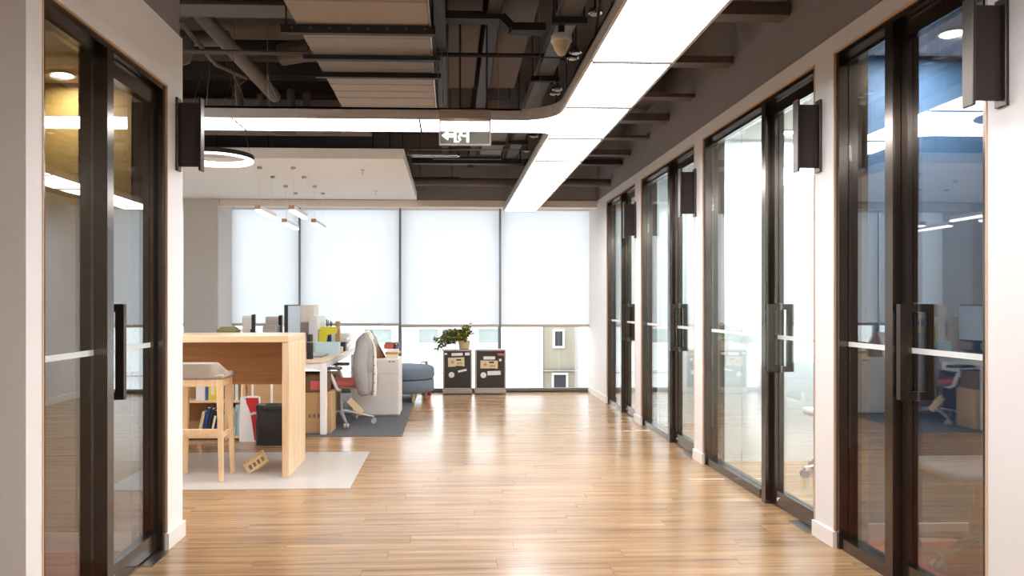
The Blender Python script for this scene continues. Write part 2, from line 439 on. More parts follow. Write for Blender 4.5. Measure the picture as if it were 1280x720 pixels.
obj('wall', MB().box(1.5, 3.55, 20.5, 23, -3, 5), FACADE2, t)
obj('side_wall', MB().box(3.55, 3.9, 16.6, 23, -3, 5), mat('pale_render', (200, 196, 188), .85), t)
obj('cornice', MB().box(1.5, 3.55, 20.42, 20.5, -.62, -.54), mat('cornice_grey', (150, 144, 134), .8), t)
DKP = mat('dark_far_pane', (66, 68, 78), .3)
bld_window(t, 2.98, 3.2, .1, .52, 20.48, DKP); bld_window(t, 2.95, 3.3, -1.1, -.72, 20.48, DKP)
obj('drainpipe', MB().tube([(2.58, 20.4, -3), (2.58, 20.4, 5)], .06, 6), MULL, t)
t = thing('white_annex', (4.6, 17, -3), 'plain white outbuilding wall outside the corner window', 'building')
obj('wall', MB().box(2.95, 7, 15.6, 16.5, -3, 1.6), FACADE, t)
obj('ledge', MB().box(2.95, 7, 15.57, 15.6, -.25, -.22), FACADE2, t)

# ================================================================== GLASS DOORS
def glass_door(n, side, y0, y1, yp0, yp1, hz, label, seams=()):
    """fixed panel on the far (side=+1) or near (side=-1) end, swing leaf on the other; yp0..yp1 is the meeting post"""
    xf = XR if side > 0 else XL
    S = 1 if side > 0 else -1
    def bx(m, d0, d1, ya, yb, za, zb):
        a, b = xf + S*d0, xf + S*d1; m.box(min(a,b), max(a,b), ya, yb, za, zb); return m
    t = sempty('door_%d' % n, (xf + S*.06, (y0+y1)/2, 0), label)
    f = MB()
    for ya, yb in ((y0, y0+.035), (y1-.035, y1)):
        bx(f, .008, .055, ya, yb, 0, hz); bx(f, .06, .165, ya, yb, 0, hz); bx(f, .05, .065, ya+.006, yb-.006, 0, hz)
    bx(f, .008, .055, y0+.035, y1-.035, hz-.035, hz); bx(f, .06, .165, y0+.035, y1-.035, hz-.035, hz); bx(f, .05, .065, y0+.035, y1-.035, hz-.03, hz)
    obj('frame', f, FRAME, t)
    fixed = (yp1, y1-.035) if side > 0 else (y0+.035, yp0)
    leaf = (y0+.035, yp0) if side > 0 else (yp1, y1-.035)
    p = MB(); mid = (yp0+yp1)/2
    bx(p, .0, .125, mid-.03 if side > 0 else mid-.03, mid+.03, 0, hz-.035)
    po = obj('meeting_post', p, FRAME, t)
    # fixed panel
    sl = MB(); bx(sl, .02, .11, fixed[0], fixed[1], 0, .06); bx(sl, .04, .09, fixed[0], fixed[1], hz-.075, hz-.035)
    ends = (mid+.03, fixed[1]) if side > 0 else (fixed[0], mid-.03)
    obj('sill_rail', sl, FRAME, t)
    ys = [ends[0]] + list(seams) + [ends[1]]
    for a, b in zip(ys, ys[1:]):
        g = obj('glass_pane', bx(MB(), .059, .069, a+.0015, b-.0015, .06, hz-.075), GLASS, t)
        obj('safety_strip', bx(MB(), .0575, .0585, a+.002, b-.002, 1.075, 1.10), STRIP, g)
    # swing leaf
    lf = (leaf[0]+.004, mid-.034) if side > 0 else (mid+.034, leaf[1]-.004)
    st = MB()
    ha, hb = (lf[1]-.045, lf[1]) if side > 0 else (lf[0], lf[0]+.045)
    bx(st, .04, .09, ha, hb, .012, hz-.04)
    ga, gb = (lf[0], ha) if side > 0 else (hb, lf[1])
    ps = (ga, ga+.03) if side > 0 else (gb-.03, gb)
    bx(st, .045, .085, ps[0], ps[1], .012, hz-.04)
    bx(st, .04, .09, ga, gb, .012, .105); bx(st, .04, .09, ga, gb, hz-.125, hz-.04)
    le = obj('door_leaf', st, FRAME, t)
    g = obj('glass_pane', bx(MB(), .06, .07, ga if side < 0 else ga+.03, gb if side > 0 else gb-.03, .105, hz-.125), GLASS, le)
    obj('safety_strip', bx(MB(), .0585, .0595, ga+.03 if side > 0 else ga, gb if side > 0 else gb-.03, 1.075, 1.10), STRIP, le)
    hy = ha - .022 if side > 0 else hb + .022; h = MB()
    for s in (-1, 1):
        d0 = .065
        a, b = d0 + s*.045, d0 + s*.083
        bx(h, min(a,b), max(a,b), hy-.014, hy+.014, .865, 1.30)
        for z in (.865, 1.264):
            a, b = d0 + s*.006, d0 + s*.045
            bx(h, min(a,b), max(a,b), hy-.014, hy+.014, z, z+.036)
    ho = obj('handle', h, HANDLE, t)
    pl = MB()
    for z in (.862, 1.265): bx(pl, .062, .070, hy-.016, hy+.016, z-.002, z+.041)
    obj('mounting_plate', pl, STEEL, ho)
    py = (leaf[0], leaf[0]+.22) if side > 0 else (leaf[1]-.22, leaf[1])
    fp = MB(); bx(fp, -.03, .11, py[0], py[1], 0, .004)
    fo = obj('floor_plate', fp, STEEL, t)
    # lock stud at the foot of the leaf
    ly = ha + .07 if side < 0 else ha - .05
    obj('bottom_lock', MB().tube([(xf+S*.034, ly, .055), (xf+S*.041, ly, .055)], .012, 10), CHROME, le)
    return t
glass_door(1, 1, 2.68, 3.78, 3.24, 3.36, HD, 'tall steel framed glass door of the red carpeted booth with the swivel chair')
glass_door(2, 1, 3.98, 5.78, 4.55, 4.75, HD, 'tall steel framed glass door of the bright white room', (5.16,))
glass_door(3, 1, 5.98, 7.68, 6.60, 6.80, HD, 'third steel framed glass door along the corridor, between two white piers', (7.2,))
glass_door(4, 1, 7.92, 9.38, 8.5, 8.7, HD, 'farthest steel framed glass door, nearest the windows', (9.0,))
glass_door(5, -1, 2.70, 3.87, 3.17, 3.30, LD, 'steel framed glass door of the ochre walled booth')
# pale reveals around the openings
def reveal(n, side, y0, y1, hz):
    xf = XR if side > 0 else XL
    m = MB(); a, b = (xf-.004, xf+.05) if side > 0 else (xf-.05, xf+.004)
    t_ = .006
    m.box(a, b, y0, y0+t_, 0, hz); m.box(a, b, y1-t_, y1, .09, hz); m.box(a, b, y0, y1, hz-t_, hz)
    struct('trim_%d' % n, m, mat('reveal_beige', (222, 190, 160), .6))
for n, (a, b) in enumerate(ROP): reveal(n+1, 1, a, b, HD)
reveal(5, -1, 2.70, 3.87, LD)

# ================================================================== BLADE SIGNS
def blade(y, side, label, xw=None):
    xf = XR if side > 0 else XL
    x0, x1 = (xf-.138, xf) if side > 0 else (xf, xf+.138)
    t = thing('blade_sign', ((x0+x1)/2, y, 2.04), label, 'sign', 'dark blade signs beside the glass doors')
    obj('panel', MB().box(x0+.014, x1-.014, y-.006, y+.010, 2.055, 2.405), mat('sign_brown_black', (58, 48, 44), .6, noise=.05), t)
    e1, e2 = (x0, x1-.014) if side > 0 else (x1-.014, x0)
    obj('end_cap', MB().rbox(e1, e1+.014, y-.028, y+.028, 2.03, 2.43, .002, 1), HANDLE, t)
    obj('wall_bracket', MB().rbox(e2, e2+.014, y-.028, y+.028, 2.03, 2.43, .002, 1), HANDLE, t)
blade(2.60, 1, 'blank dark blade sign high beside the booth with the red carpet, largest in view')
blade(3.93, 1, 'blank dark blade sign on the pier between the booth and the bright white room')
blade(5.96, 1, 'blank dark blade sign on the pier before the third glass door')
blade(7.90, 1, 'blank dark blade sign beside the farthest glass door')
blade(4.01, -1, 'blank dark blade sign on the corner of the white booth above the bar stool')
# ================================================================== CEILING LAMP (T shape)
LX0, LX1, LZ = .73, 1.144, 2.55
lt = thing('ceiling_lamp', (.94, 4.9, LZ), 'long flush glowing ceiling lamp along the corridor with a cross arm to the left', 'ceiling lamp')
CY0, CY1 = 4.885, 5.225
hs = MB()
e = .016
hs.box(LX0-e, LX0, -1.45, CY0-.25, LZ-.002, LZ+.075); hs.box(LX0-e, LX0, CY1+.08, 9.68, LZ-.002, LZ+.075)
hs.box(LX1, LX1+e, -1.45, 9.68, LZ-.002, LZ+.075)
hs.box(LX0-e, LX1+e, 9.68, 9.696, LZ-.002, LZ+.075)
hs.box(-5.6, LX0-.25, CY0-e, CY0, LZ-.002, LZ+.075); hs.box(-5.6, LX0-.08, CY1, CY1+e, LZ-.002, LZ+.075)
hs.box(LX0-e, LX1+e, -1.45, 9.68, LZ+.06, LZ+.075); hs.box(-5.6, LX0, CY0-e, CY1+e, LZ+.06, LZ+.075)
def arc(cx, cy, r, a0, a1, n=8): return [(cx+r*math.cos(R(a0+(a1-a0)*i/n)), cy+r*math.sin(R(a0+(a1-a0)*i/n))) for i in range(n+1)]
inner = arc(LX0-.25, CY0-.25, .25, 0, 90); outer = arc(LX0-.25, CY0-.25, .25-e, 0, 90)
hs.prismz(inner + outer[::-1], LZ-.002, LZ+.075)
i2 = arc(LX0-.08, CY1+.08, .08, -90, 0); o2 = arc(LX0-.08, CY1+.08, .08-e, -90, 0)
hs.prismz(i2 + o2[::-1], LZ-.002, LZ+.075)
obj('housing', hs, HOUSING, lt, fixn=True)
seam = [3.68 + .855*k for k in range(-6, 8)]
seam = [s for s in seam if not (CY0-.25 < s < CY1+.08)]
ys = seam[:]
segs = [(a, b) for a, b in zip(ys, ys[1:]) if b-a < .9]
for a, b in segs: obj('diffuser', MB().box(LX0, LX1, a+.003, b-.003, LZ, LZ+.012), DIFF, lt)
a, b = 4.535, 5.39
jn = [(LX1, a+.003), (LX1, b-.003), (LX0, b-.003)] + arc(LX0-.08, CY1+.08, .08, 0, -90) + [(LX0-.25, CY1), (LX0-.25, CY0)] + arc(LX0-.25, CY0-.25, .25, 90, 0) + [(LX0, a+.003)]
jn = [(LX1, a+.003), (LX1, b-.003), (LX0, b-.003), (LX0, CY1+.08)] + arc(LX0-.08, CY1+.08, .08, 0, -90)[1:] + [(-.205, CY1), (-.205, CY0), (LX0-.25, CY0)] + arc(LX0-.25, CY0-.25, .25, 90, 0)[1:] + [(LX0, a+.003)]
SEAM = mat('seam_brown', (52, 40, 32), .7)
for s_ in seam: obj('seam_strip', MB().box(LX0, LX1, s_-.007, s_+.007, LZ-.012, LZ-.001), SEAM, lt)
obj('diffuser', MB().prismz(jn, LZ, LZ+.012), DIFF, lt, fixn=True)
x = -.212
while x > -5.4:
    obj('diffuser', MB().box(max(x-1.25, -5.6), x, CY0, CY1, LZ, LZ+.012), DIFF, lt); obj('seam_strip', MB().box(x-.004, x+.010, CY0, CY1, LZ-.004, LZ-.001), SEAM, lt); x -= 1.256
for y in (.6, 2.0, 3.4, 4.75, 6.2, 7.6, 9.2):
    obj('suspension_wire', MB().tube([(LX0+.03, y, LZ+.07), (LX0+.03, y, DECKZ)], .0022, 4), STEEL, lt)
for x in (-.05, -.08, .33, .62):
    obj('suspension_wire', MB().tube([(x, CY0+.03, LZ+.07), (x-.02, CY0+.03, DECKZ)], .0022, 4), STEEL, lt)
for hx in (-1.5, -1.27):      # wire hubs splitting into a fork above the cross arm
    w = MB(); hz = 2.88
    w.tube([(hx, 5.05, DECKZ), (hx, 5.05, hz)], .0025, 4)
    for dx, yy in ((-.04, CY0+.02), (.03, CY0+.02), (-.02, CY1-.02), (.09, CY1-.02)): w.tube([(hx, 5.05, hz), (hx+dx, yy, LZ+.07)], .0022, 4)
    w.rbox(hx-.008, hx+.008, 5.042, 5.058, hz-.012, hz+.015, .003, 1)
    obj('suspension_fork', w, STEEL, lt)

# ================================================================== EXIT SIGN
t = thing('exit_sign', (.1, 4.84, 2.37), 'green-grey running man exit sign with a left arrow, hung before the lamp arm', 'sign')
obj('hanger_box', MB().rbox(-.076, .272, 4.80, 4.86, 2.535, 2.60, .004, 1), mat('sign_box_taupe', (168, 148, 130), .5), t)
obj('plate', MB().box(-.068, .264, 4.832, 4.842, 2.375, 2.536), EXITG, t)
b = MB()
for q in ((-.076, -.068, 2.366, 2.536), (.264, .272, 2.366, 2.536), (-.068, .264, 2.366, 2.375)): b.box(q[0], q[1], 4.828, 4.846, q[2], q[3])
obj('rim', b, PAPER, t)
SW = emit('exit_sign_light', (255, 255, 250), 1.4)
ar = MB(); yy0, yy1 = 4.8290, 4.8318
ar.prism([(-.058, 2.430), (-.015, 2.463), (-.015, 2.443), (.018, 2.443), (.018, 2.417), (-.015, 2.417), (-.015, 2.397)][::-1], yy0, yy1)
obj('arrow', ar, SW, t, fixn=True)
dr = MB(); dr.box(.024, .040, yy0, yy1, 2.385, 2.525); dr.box(.108, .124, yy0, yy1, 2.385, 2.525); dr.box(.040, .108, yy0, yy1, 2.512, 2.525)
dr.box(.040, .060, yy0, yy1, 2.385, 2.393)
obj('door_symbol', dr, SW, t)
mn = MB(); mn.lathe([(.0095, 0), (.0095, .0028)], (0,0,0), 12)
mn.v = [(.083 + p[0], yy1 - p[2], 2.494 + p[1]) for p in mn.v]
def limb(*pts, w=.011):
    for p, q in zip(pts, pts[1:]):
        d = Vector((q[0]-p[0], q[1]-p[1])).normalized(); n = Vector((-d.y, d.x))*w/2
        o_ = [(p[0]+n.x, p[1]+n.y), (q[0]+n.x, q[1]+n.y), (q[0]-n.x, q[1]-n.y), (p[0]-n.x, p[1]-n.y)]
        mn.prism(o_, yy0, yy1)
limb((.078, 2.482), (.068, 2.437), w=.018)
limb((.078, 2.476), (.058, 2.470), (.050, 2.452), w=.008)
limb((.078, 2.476), (.092, 2.456), (.104, 2.462), w=.008)
limb((.068, 2.438), (.054, 2.420), (.068, 2.398))
limb((.068, 2.438), (.084, 2.428), (.106, 2.428))
obj('running_figure', mn, SW, t, fixn=True)
obj('drop_rod', MB().tube([(.245, 4.83, 2.6), (.245, 4.83, 3.35)], .006, 6), STRUT, t)
obj('drop_rod', MB().tube([(-.02, 4.83, 2.6), (-.02, 4.83, 3.35)], .002, 4), STEEL, t)

# ================================================================== HANGING CEILING SLAB
t = thing('ceiling_raft', (-3.2, 8.5, 2.74), 'white suspended plaster raft over the desks, up to the window wall', 'ceiling panel')
obj('slab', MB().rbox(-5.9, -.462, 7.18, 9.98, 2.74, 2.845, .004, 1), WHITE2, t)
for x in (-.8, -2.4, -4): 
    for y in (7.5, 9.6): obj('hanger_rod', MB().tube([(x, y, 2.845), (x, y, DECKZ)], .006, 6), STRUT, t)
for i, (x, y) in enumerate(((-.94, 7.75), (-.95, 9.2))):
    s = MB(); s.lathe([(.018, 0), (.024, .003), (.024, .012), (.012, .014)], (x, y, 2.726), 12); s.tube([(x, y, 2.726), (x, y, 2.69)], .006, 6); s.lathe([(.012, 0), (.012, .004)], (x, y, 2.688), 10)
    tag(obj('sprinkler', s, CHROME), ['sprinkler head under the white ceiling raft, nearer the lamp arm', 'sprinkler head under the white ceiling raft, nearer the windows'][i], 'sprinkler', 'sprinklers under the raft')

# ================================================================== LINEAR PENDANTS
PEND = [(-2.0, 7.55, 'short white bar pendant at the near end, beside the column'), (-1.65, 7.55, 'short white bar pendant at the near end, on the ottoman side of its pair'), (-2.0, 8.75, 'short white bar pendant at the far end, beside the column'), (-1.65, 8.75, 'short white bar pendant at the far end, on the ottoman side of its pair')]
PG = emit('pendant_glow', (255, 252, 246), 2.2)
CAPW = mat('pendant_cap_rose', (196, 158, 134), .5)
for i, (x, y, lab) in enumerate(PEND):
    if i == 0:
        t0 = thing('pendant_lamp', (x, y, 2.27), lab, 'pendant lamp', 'bar pendants under the raft')
        obj('housing', MB().rbox(x-.028, x+.028, y+.004, y+.70, 2.285, 2.325, .004, 1), WHITEM, t0)
        obj('diffuser', MB().rbox(x-.026, x+.026, y+.004, y+.70, 2.262, 2.285, .004, 1), PG, t0)
        obj('end_cap', MB().rbox(x-.03, x+.03, y-.004, y+.004, 2.282, 2.328, .001, 1), CAPW, t0)
        for dy in (.08, .64):
            ca = obj('ceiling_anchor', MB().lathe([(.018, 0), (.026, .004), (.026, .022), (.022, .025)], (x, y+dy, 2.715), 12), STEEL, t0)
            obj('wire', MB().tube([(x, y+dy, 2.325), (x, y+dy, 2.715)], .0022, 4), WHITEM, ca)
    else: dup(t0, (x, y, 2.27), lab)
# ring pendant
t = thing('ring_pendant', (-2.02, 6.25, 2.55), 'thin dark ring lamp with a glowing underside, half behind the blade sign', 'pendant lamp')
c = (-2.02, 6.25, 2.53); r0, r1 = .285, .325
ring = MB(); ring.lathe([(r1-.004, .012), (r1, .014), (r1, .05), (r0, .05), (r0, .046), (r1-.004, .046)], c, 48, False)
ring.f = ring.f[:-2]; ring.sm = ring.sm[:-2]
obj('ring_body', ring, STRUT, t, fixn=True)
rg = MB(); rg.lathe([(r0, .0), (r1-.005, .0), (r1-.005, .045), (r0, .045), (r0, .0)], c, 48, False); rg.f = rg.f[:-2]; rg.sm = rg.sm[:-2]
obj('ring_diffuser', rg, PG, t, fixn=True)
for a in (0, 130, 230):
    obj('wire', MB().tube([(c[0]+.305*math.cos(R(a)), c[1]+.305*math.sin(R(a)), 2.58), (c[0]+.02*math.cos(R(a)), c[1], DECKZ)], .0022, 4), STEEL, t)

# ================================================================== DUCT WITH STRUTS
DX0, DX1, DZ = -.94, -.125, 3.0
t = thing('air_duct', (-.53, 4.5, DZ), 'wide wrapped grey air duct running along the ceiling left of the lamp', 'duct')
cuts = [2.2, 2.62, 2.98, 3.34, 3.70, 4.06, 4.40, 4.62, 4.82, 5.02, 5.24, 5.42, 5.60, 5.78, 5.96, 6.2, 6.5]
for a, b in zip(cuts, cuts[1:]):
    obj('duct_section', MB().rbox(DX0, DX1, a+.002, b-.002, DZ, DZ+.36, .012, 1), DUCT, t)
obj('edge_tape', MB().box(DX1-.002, DX1+.004, 2.2, 6.5, DZ+.005, DZ+.03), mat('foil_tape', (196, 192, 190), .3, metal=.6), t)
for y, x0, x1, h in ((4.42, -1.03, -.09, .05), (4.95, -1.0, -.07, .03), (5.32, -.98, -.07, .035)):
    s = obj('support_bar', MB().box(x0, x1, y-.02, y+.02, DZ-h-.004, DZ-.004), STRUT, t)
    for x in (x0+.03, x1-.02): obj('threaded_rod', MB().tube([(x, y, DZ-h), (x, y, DECKZ)], .006, 6), STRUT, s)
    if h > .045:
        hh = MB()
        for k in range(8): hh.lathe([(.009, 0), (.009, .003)], (0,0,0), 8)
        k = 0
        vv = []
        for i, p in enumerate(hh.v): vv.append((x0+.07+ (i//16)*.115 + p[0], y-.0215-p[2]*.2, DZ-h/2 + p[1]))
        hh.v = vv; obj('slot_hole', hh, PIPE, s)['kind'] = 'stuff'
# second duct piece beyond the lamp arm
t = thing('short_duct', (.45, 7.9, 3.0), 'short grey duct box beyond the exit sign beside the lamp', 'duct')
obj('duct_section', MB().rbox(.34, .585, 7.0, 7.6, 3.02, 3.3, .01, 1), mat('duct_midgrey', (132, 124, 121), .75), t)
obj('duct_section', MB().rbox(.34, .585, 7.66, 8.3, 3.02, 3.3, .01, 1), MATS['duct_midgrey'], t)
obj('support_bar', MB().box(.0, .59, 7.61, 7.65, 2.985, 3.015), STRUT, t)
obj('support_bar', MB().box(-.2, .59, 8.36, 8.41, 2.985, 3.015), STRUT, t)

# ================================================================== CABLE TRAY
t = thing('cable_tray', (.55, 5, 3.0), 'grey cable tray running along the ceiling just left of the lamp', 'cable tray')
tx0, tx1, tz = .65, .775, 3.02
for a, b in ((1.5, 3.2), (3.205, 4.6), (4.605, 6.2), (6.205, 7.6), (7.605, 8.9)):
    m = MB(); m.box(tx0, tx1, a, b, tz, tz+.004); m.box(tx0, tx0+.004, a, b, tz, tz+.07); m.box(tx1-.004, tx1, a, b, tz, tz+.07)
    obj('tray_channel', m, TRAY, t)
for y in (3.2, 4.3, 5.42, 6.5, 7.56, 8.64):
    s = obj('bracket', MB().box(tx0-.045, tx1+.045, y-.02, y+.02, tz-.04, tz-.002), STRUT, t)
    for x in (tx0-.03, tx1+.03): obj('threaded_rod', MB().tube([(x, y, tz-.04), (x, y, DECKZ)], .005, 6), STRUT, s)
for i, (y0, y1) in enumerate(((3.9, 4.3), (5.15, 5.4), (5.7, 5.9))):
    tag(obj('cable', MB().tube([(tx1, y0, tz+.03), (tx1+.05, y0+.01, tz+.05), (tx1+.08, (y0+y1)/2, tz+.0), (tx1+.085, y1, tz-.2), (tx1+.087, y1+.02, LZ+.08)], .009, 8), STRUT),
        ['black cable drooping from the tray to the lamp, nearest one', 'black cable drooping from the tray beside the paired round fittings', 'black cable from the tray to the lamp just before the lamp arm'][i], 'cable', 'cables from tray to lamp')
# alarm dome
t = thing('alarm_beacon', (.67, 4.33, 2.8), 'white dome shaped alarm beacon hanging under the cable tray', 'alarm')
c = (.67, 4.33, 2.80)
dm = MB(); dm.lathe([(.012, 0), (.022, .006), (.045, .045), (.055, .075), (.058, .082)], c, 20); obj('dome', dm, mat('frosted_dome', (226, 208, 184), .35), t)
dm = MB(); dm.lathe([(.064, .082), (.066, .088), (.062, .118), (.055, .124)], c, 20); obj('base', dm, PAPER, t)
obj('stem', MB().tube([(.67, 4.33, 2.92), (.67, 4.33, 2.985)], .02, 10), STRUT, t)
# round fittings
fit = [(.85, 4.20, 'round chrome ceiling fitting by itself above the lamp, nearest one'), (.85, 4.86, 'upper of the two round chrome fittings behind the alarm beacon'), (.85, 4.97, 'lower of the two round chrome fittings behind the alarm beacon'), (.85, 5.70, 'upper of the round chrome fitting pair above the lamp corner'), (.85, 5.82, 'lower of the round chrome fitting pair above the lamp corner'),
       (.85, 7.30, 'round chrome fitting just beyond the lamp arm'), (.85, 8.00, 'round chrome fitting halfway between lamp arm and windows'), (.85, 8.74, 'small round chrome fitting nearest the window head')]
for i, (x, y, lab) in enumerate(fit):
    if i == 0:
        f0 = thing('round_fitting', (x, y, 3.0), lab, 'ceiling fitting', 'round chrome fittings beside the tray')
        obj('bezel', MB().lathe([(.036, 0), (.042, .004), (.042, .022), (.036, .026)], (x, y, 3.0), 16), CHROME, f0)
        obj('lens', MB().lathe([(.02, 0), (.03, .004)], (x, y, 2.994), 14), WHITEM, f0)
        obj('stem', MB().tube([(x, y, 3.026), (x, y, DECKZ)], .006, 6), STRUT, f0)
    else: dup(f0, (x, y, 3.0), lab)

# ================================================================== BEAMS, PIPES, RUNS
def beam(name, m, mt, lab, cat='beam', group=None): return tag(obj(name, m, mt), lab, cat, group)
# cross profiles that end at the dark upper right wall
cross = [(2.7, 3.05, .10, 'dark cross profile over the corridor, at the top edge of the picture'), (3.45, 3.05, .12, 'dark cross profile above the second lamp panel, by the upper right wall'), (4.35, 3.05, .08, 'dark cross profile between the first and second glass door'), (5.22, 3.05, .05, 'dark cross profile above the first lamp seam'),
         (6.05, 3.04, .03, 'thin dark cross profile above the bright white room'), (6.75, 3.02, .07, 'dark cross profile above the pier before the third glass door'), (7.45, 3.02, .03, 'thin dark cross profile above the third glass door'), (8.2, 3.0, .06, 'dark cross profile above the fourth pier'), (8.75, 3.0, .10, 'dark cross profile just before the window bulkhead')]
for y, z, h, lab in cross:
    beam('ceiling_beam', MB().box(1.16, 2.055, y-.06, y+.06, z, z+h), PIPE if h < .09 else DARKWALL, lab, 'beam', 'cross profiles over the corridor')
for i, (y0, y1, x0, x1) in enumerate(((2.8, 3.9, 1.3, 1.95), (6.3, 7.2, 1.25, 1.9), (7.6, 8.7, 1.3, 1.75))):
    beam('duct_box', MB().rbox(x0, x1, y0, y1, 3.16, 3.65, .01, 1), DECK, ['dark painted duct box above the first glass door', 'dark painted duct box above the third pier', 'dark painted duct box near the window bulkhead'][i], 'duct')
# dark conduit that jogs down right of the duct
cy, cz = 4.7, 3.10
j = MB()
for p, q in (((-.09, cy, cz+.07), (.33, cy, cz+.07)), ((.33, cy, cz+.07), (.40, cy, cz)), ((.40, cy, cz), (.62, cy, cz))): j.bar(p, q, .10, .05)
beam('jogged_conduit', j, STRUT, 'dark conduit with a jog between the wrapped duct and the cable tray', 'conduit')
beam('ceiling_pipe', MB().tube([(-.1, 5.0, 3.03), (.86, 5.0, 3.03)], .016, 8), STRUT, 'thin dark pipe crossing from the duct towards the lamp')
# longitudinal dark strips and flat grey boxes above
beam('ceiling_beam', MB().box(.24, .33, 2.0, 9.9, 3.18, DECKZ), STRUT, 'dark beam along the corridor between duct and cable tray')
beam('ceiling_beam', MB().box(-.10, -.03, 2.0, 9.0, 3.05, 3.12), STRUT, 'dark rail hugging the right side of the wrapped duct')
for i, (x0, x1, y0, y1) in enumerate(((-.02, .22, 2.4, 6.6), (.345, .585, 2.4, 6.6))):
    beam('flat_duct', MB().rbox(x0, x1, y0, y1, 3.28, 3.65, .008, 1), mat('flat_duct_grey', (112, 102, 97), .8, noise=.06), ['flat grey duct above the jogged conduit, next to the wrapped duct', 'flat grey duct above the cable tray'][i], 'duct')
beam('drop_rod', MB().tube([(.065, 4.9, 2.63), (.065, 4.86, 3.6)], .007, 6), STRUT, 'thin black rod hanging behind the exit sign', 'rod')
# left bay
g = MB(); g.box(-2.9, -.96, 4.55, 4.75, 3.17, 3.19); g.box(-2.9, -.96, 4.64, 4.66, 3.19, 3.30); g.box(-2.9, -.96, 4.55, 4.75, 3.30, 3.32)
beam('steel_joist', g, PIPE, 'brown grey steel joist across the left bay above the booth sign')
beam('ceiling_pipe', MB().tube([(-3.2, 4.95, 3.02), (-.95, 4.95, 3.01)], .018, 8), PIPE, 'thin horizontal pipe below the steel joist, left bay')
beam('drain_pipe', MB().tube([(-1.70, 4.83, 3.27), (-1.52, 6.3, 3.10)], .055, 14), PIPE, 'thick slanting drain pipe in the left bay', 'pipe')
beam('sprinkler_pipe', MB().tube([(-1.78, 4.80, 3.16), (-1.70, 5.3, 3.04), (-1.52, 5.45, 2.99), (-1.60, 5.45, 2.94)], .016, 8), PIPE, 'thin bent pipe in front of the slanting drain pipe', 'pipe')
beam('drain_pipe', MB().tube([(-1.75, 4.15, 3.42), (-1.55, 4.54, 3.36)], .05, 12), PIPE, 'thick pipe end at the top corner beside the booth', 'pipe')
beam('ceiling_pipe', MB().tube([(-3, 5.6, 3.34), (-1.7, 5.6, 3.34)], .06, 12), PIPE, 'thick horizontal pipe behind the joist, left bay')
beam('ceiling_pipe', MB().tube([(-1.4, 6.0, 3.36), (-.95, 5.9, 3.40)], .09, 12), PIPE, 'wide dim pipe beside the wrapped duct')
e_ = MB(); e_.tube([(-2.6, 5.2, 3.03), (-1.95, 5.2, 3.03), (-1.89, 5.2, 3.05), (-1.87, 5.2, 3.10), (-1.87, 5.2, 3.2)], .045, 12)
beam('elbow_pipe', e_, PIPE, 'pipe with an elbow beside the top of the booth', 'pipe')
for i in range(5):
    y = 6.0 + i*.55
    beam('ceiling_beam', MB().box(-5.8, -1.0, y, y+.1, 3.36, 3.48), STRUT, 'dark secondary beam in the left bay, %s' % ['in front of the taupe bulkhead', 'first behind the taupe bulkhead', 'second behind the taupe bulkhead', 'third behind the taupe bulkhead', 'last before the raft'][i], 'beam', 'secondary beams of the left bay')
beam('bulkhead', MB().box(-5.8, -.75, 6.75, 6.95, 2.91, 3.2), mat('bulkhead_taupe', (104, 94, 88), .8, noise=.05), 'taupe bulkhead beam above the lamp arm, left bay', 'beam')
fx = MB()
for k, (x, y) in enumerate(((-1.72, 6.6), (-1.3, 6.55), (-1.42, 6.45), (-1.85, 6.35))):
    tag(obj('flex_hose', MB().tube([(x, y, 3.2), (x+.02, y-.02, 3.0), (x+.06, y, 2.9), (x+.16, y+.03, 2.87), (x+.3, y+.06, 2.88)], .035, 10), mat('hose_grey', (84, 78, 76), .5)), ['flexible grey hose over the lamp arm, second from the booth', 'flexible grey hose over the lamp arm, third from the booth', 'flexible grey hose nearest the wrapped duct', 'flexible grey hose nearest the booth'][k], 'hose', 'flexible hoses over the raft')
# far bay in front of the bulkhead
for i, (x0, x1, y, z, lab) in enumerate(((-.62, .10, 7.9, 2.92, 'long chrome slot lamp fixed before the window bulkhead, upper one'), (-.5, .12, 9.4, 2.92, 'long chrome slot lamp fixed before the window bulkhead, lower one'))):
    t = thing('slot_diffuser', ((x0+x1)/2, y, z), lab, 'air diffuser', 'slot diffusers by the raft')
    m = MB(); m.box(x0, x1, y-.05, y-.03, z, z+.03); m.box(x0, x1, y+.03, y+.05, z, z+.03); m.box(x0, x0+.02, y-.05, y+.05, z, z+.03); m.box(x1-.02, x1, y-.05, y+.05, z, z+.03)
    obj('slot_frame', m, CHROME, t); obj('slot', MB().box(x0+.02, x1-.02, y-.03, y+.03, z+.01, z+.03), STRUT, t)
    for x in (x0+.1, x1-.1): obj('hanger_rod', MB().tube([(x, y, z+.03), (x, y, DECKZ)], .004, 6), STRUT, t)
beam('ceiling_pipe', MB().tube([(-.45, 9.2, 2.86), (2.05, 9.2, 2.86)], .05, 12), PIPE, 'thick horizontal pipe along the window bulkhead')
beam('ceiling_pipe', MB().tube([(-.45, 8.0, 3.02), (.95, 8.0, 3.02)], .012, 6), TRAY, 'thin grey pipe under the short duct box')
beam('ceiling_beam', MB().box(-.45, 2.05, 8.5, 8.6, 2.96, 3.02), STRUT, 'dark cross beam beyond the short duct box')

